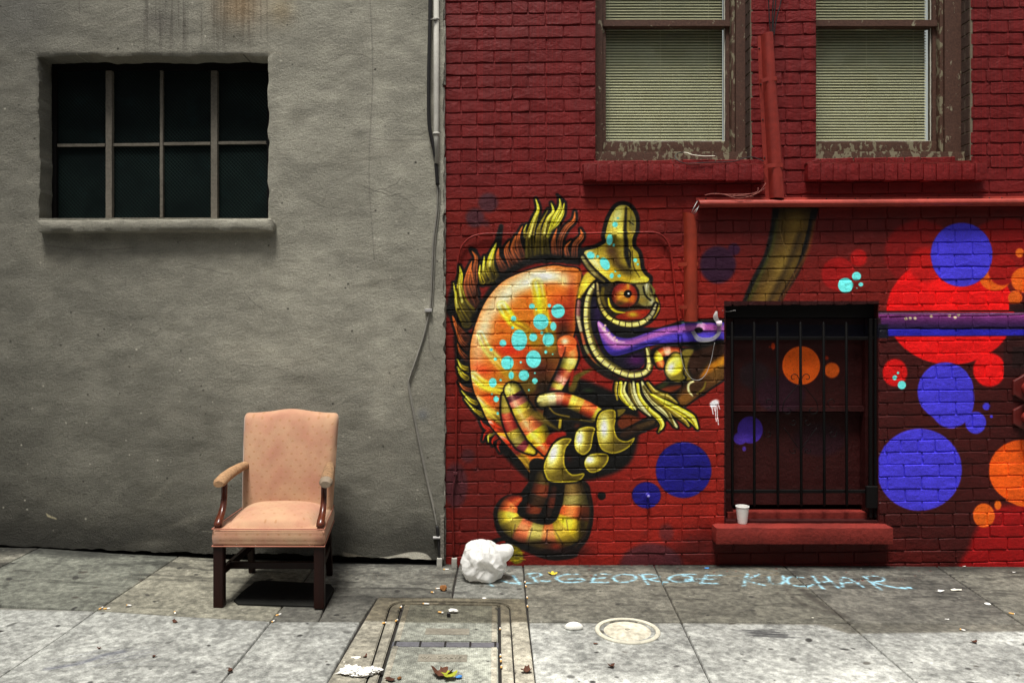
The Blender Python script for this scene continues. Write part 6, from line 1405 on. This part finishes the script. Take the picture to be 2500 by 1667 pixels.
def leaf(px, py, size, ang, m, lab, lobes=5, curl=.35, dz=.002):
    g = G(px, py); V = [(0, 0, 0)]; F = []; n = 40; rnd = random.Random(px)
    ph = rnd.random()*6
    for r_i in (.55, 1.0):
        for k in range(n):
            t = 2*PI*k/n; rr = size*(r_i)*(.62+.38*abs(math.cos(t*lobes/2+ph))**1.4)*(1+.1*rnd.uniform(-1, 1)*(r_i == 1)); x, y = rr*math.cos(t), rr*math.sin(t)*.8
            V.append((x, y, .001+curl*(x*x+y*y)/size*(1+.8*noise.noise(Vector((x*60, y*60, px))))))
    for k in range(n): k2 = (k+1) % n; F.append((0, 1+k, 1+k2)); F.append((1+k, 1+n+k, 1+n+k2, 1+k2))
    o = link('leaf', mesh('leaf', V, F, True), m); o.location = g+Vector((0, 0, dz)); o.rotation_euler = (.05, .04, math.radians(ang)); o.scale = (1, 1, 1)
    return tag(o, lab, 'leaf')
leaf(1349, 1402, .030, 20, M['leafy'], 'yellow fallen leaf on the chalk writing, right of the white bag'); leaf(1097, 1656, .036, 30, M['leafg'], 'yellow-green leaf on the front vault lid', dz=.012)
leaf(1078, 1648, .046, 0, M['leafb'], 'large dark brown leaf curled on the front vault lid', 4, .6); leaf(1285, 1641, .026, 20, M['leafb'], 'dark brown leaf on the vault frame, right of the lids', 3, .9); leaf(891, 1605, .012, 60, M['leafb'], 'tiny dark leaf on the left vault frame', 3, .9)
leaf(952, 1659, .022, 5, M['leafb'], 'flat dark leaf at the left of the front lid', 2, .2); leaf(427, 1519, .015, 10, M['leafb'], 'small black leaf on the pale slab left of the chair', 2, .6); leaf(562, 1641, .016, 160, M['leafb'], 'shrivelled dark leaf in the joint at the bottom left', 2, .8)
leaf(1492, 1628, .017, 15, M['leafb'], 'small dark leaf below the round cover', 3, .8); leaf(242, 1584, .009, 15, M['leafb'], 'tiny dark speck of leaf on the left foreground slab', 3, .8); leaf(2378, 1568, .016, -20, M['leafb'], 'dark leaf on the right foreground slab', 3, .5); leaf(376, 1604, .012, 40, M['leafb'], 'small curled leaf on the left foreground slab', 3, .9)
g = G(1083, 1441); crumple('rusty_lump', (g.x, g.y, g.z), (.018, .016, .016), M['rust'], 3, 'small rusty brown lump on the joint above the vault', 'debris', 14, 3)
g = G(975, 1658-2); crumple('rusty_crumb', (g.x, g.y, g.z), (.009, .007, .005), M['rust'], 9, 'little rust-brown crumb on the front vault lid', 'debris', 10, 2)
g = G(1120, 1654); crumple('bottle_cap', (g.x, g.y, g.z), (.012, .009, .006), M['blue'], 4, 'tiny blue and white wrapper beside the green leaf', 'wrapper', 10, 2)
# styrofoam shell
g = G(1401, 1533); bm = bmesh.new(); bmesh.ops.create_icosphere(bm, subdivisions=3, radius=1)
for v in bm.verts: v.co = Vector((v.co.x*.044, v.co.y*.030*(1 if v.co.y > 0 else .75), max(v.co.z, -.12)*.026+.003))
o = link('foam_scrap', bm_mesh(bm, 'foam_scrap', True), M['foam']); o.location = g; tag(o, 'white domed foam scrap left of the round cover', 'foam scrap')
def scrap(px, py, size, seed, m, lab, cat='paper scrap', flat=.25, name='paper_scrap'):
    g = G(px, py); rnd = random.Random(seed); n = 9; V = [(0, 0, size*flat)]; F = []
    for k in range(n):
        t = 2*PI*k/n; r_ = size*rnd.uniform(.55, 1.1); V.append((r_*math.cos(t), r_*.55*math.sin(t), rnd.uniform(.001, size*flat)))
    for k in range(n): F.append((0, 1+k, 1+(k+1) % n))
    o = link(name, mesh(name, V, F), m); o.location = g+Vector((0, 0, .001)); sd = o.modifiers.new('thickness', 'SOLIDIFY'); sd.thickness = .0008; return tag(o, lab, cat)
scrap(2298, 1443, .026, 1, M['paper'], 'left one of two white paper scraps under the orange dots'); scrap(2333, 1441, .030, 2, M['card'], 'right creamy one of two paper scraps under the orange dots'); scrap(2313, 1512, .014, 8, M['paper'], 'small torn paper bit near the cross joint at right')
scrap(1726, 1387, .019, 3, M['blue'], 'blue paper scrap at the foot of the red wall'); scrap(2032, 1377, .016, 4, M['paper'], 'small white scrap against the wall under the low sill'); scrap(2355, 1382, .016, 5, M['paper'], 'white flakes at the wall foot at right'); scrap(1472, 1402, .010, 12, M['card'], 'thin pale curl on the chalk slab', flat=.1)
scrap(2475, 1397, .012, 6, M['paper'], 'white scrap at the far right wall foot'); scrap(1984, 1508, .009, 7, M['card'], 'pale fleck right of the black scrub mark'); scrap(1182, 1460, .014, 10, M['paper'], 'flat white fleck on the vault frame joint', flat=.1); scrap(868, 1606, .026, 11, M['card'], 'torn cardboard strip on the left vault frame', flat=.2)
scrap(1454, 1571, .012, 15, M['leafb'], 'brown torn bit below the round cover'); scrap(840, 1646-30, .008, 16, M['card'], 'tiny pale bit on the left vault frame')
rg = lathe([(.012, 0), (.015, .002), (.012, .004), (.009, .002)], 16, 'ring'); o = link('plastic_ring', rg, M['paper']); g = G(2411, 1474); o.location = g; tag(o, 'small white plastic ring on the far right slab', 'ring')
for i, (x, y, s_) in enumerate(((862, 1645, .042), (886, 1650, .030), (905, 1643, .034))):
    g = G(x, y); crumple('tissue', (g.x, g.y, g.z), (s_, s_*.6, s_*.42), M['paper'], 20+i, ('wadded white tissue on the left vault frame, leftmost of three', 'small white tissue wad, middle of three on the vault frame', 'white tissue wad, rightmost of three on the vault frame')[i], 'tissue', 22, 4, None, .8)
g = G(1107, 1494); crumple('foil_scrap', (g.x, g.y, g.z), (.018, .010, .010), M['paper'], 31, 'white crumpled wrapper on the rear vault lid', 'wrapper', 12, 3, None, .4)
g = G(1096, 1504); box_o = box('lighter_stub', (-.010, -.006, 0), (.008, .006, .020), M['cable'], None, .002); box_o.location = g; tag(box_o, 'small black plastic stub beside the crumpled wrapper', 'debris')
# uncountable grit and crumbs
V, F = [], []
for k in range(2600):
    near = RR.random() < .62
    px_, py_ = RR.uniform(-60, 2560), (RR.uniform(1392, 1420) if near else RR.uniform(1395, 1700)); g = G(px_, py_); s_ = RR.uniform(.0008, .0032 if near else .0024)
    if g.y > -.04: continue
    b0 = len(V); V += [(g.x-s_, g.y, g.z), (g.x+s_*.8, g.y-s_*.6, g.z), (g.x+s_*.3, g.y+s_, g.z), (g.x+RR.uniform(-.3, .3)*s_, g.y, g.z+s_*.9)]
    F += [(b0, b0+1, b0+3), (b0+1, b0+2, b0+3), (b0+2, b0, b0+3)]
o = link('grit', mesh('grit', V, F), simple('grit', (.16, .13, .10), .95, .5, 30, .1)); tag(o, 'fine grit and crumbs scattered over the pavement', 'grit', kind='stuff')
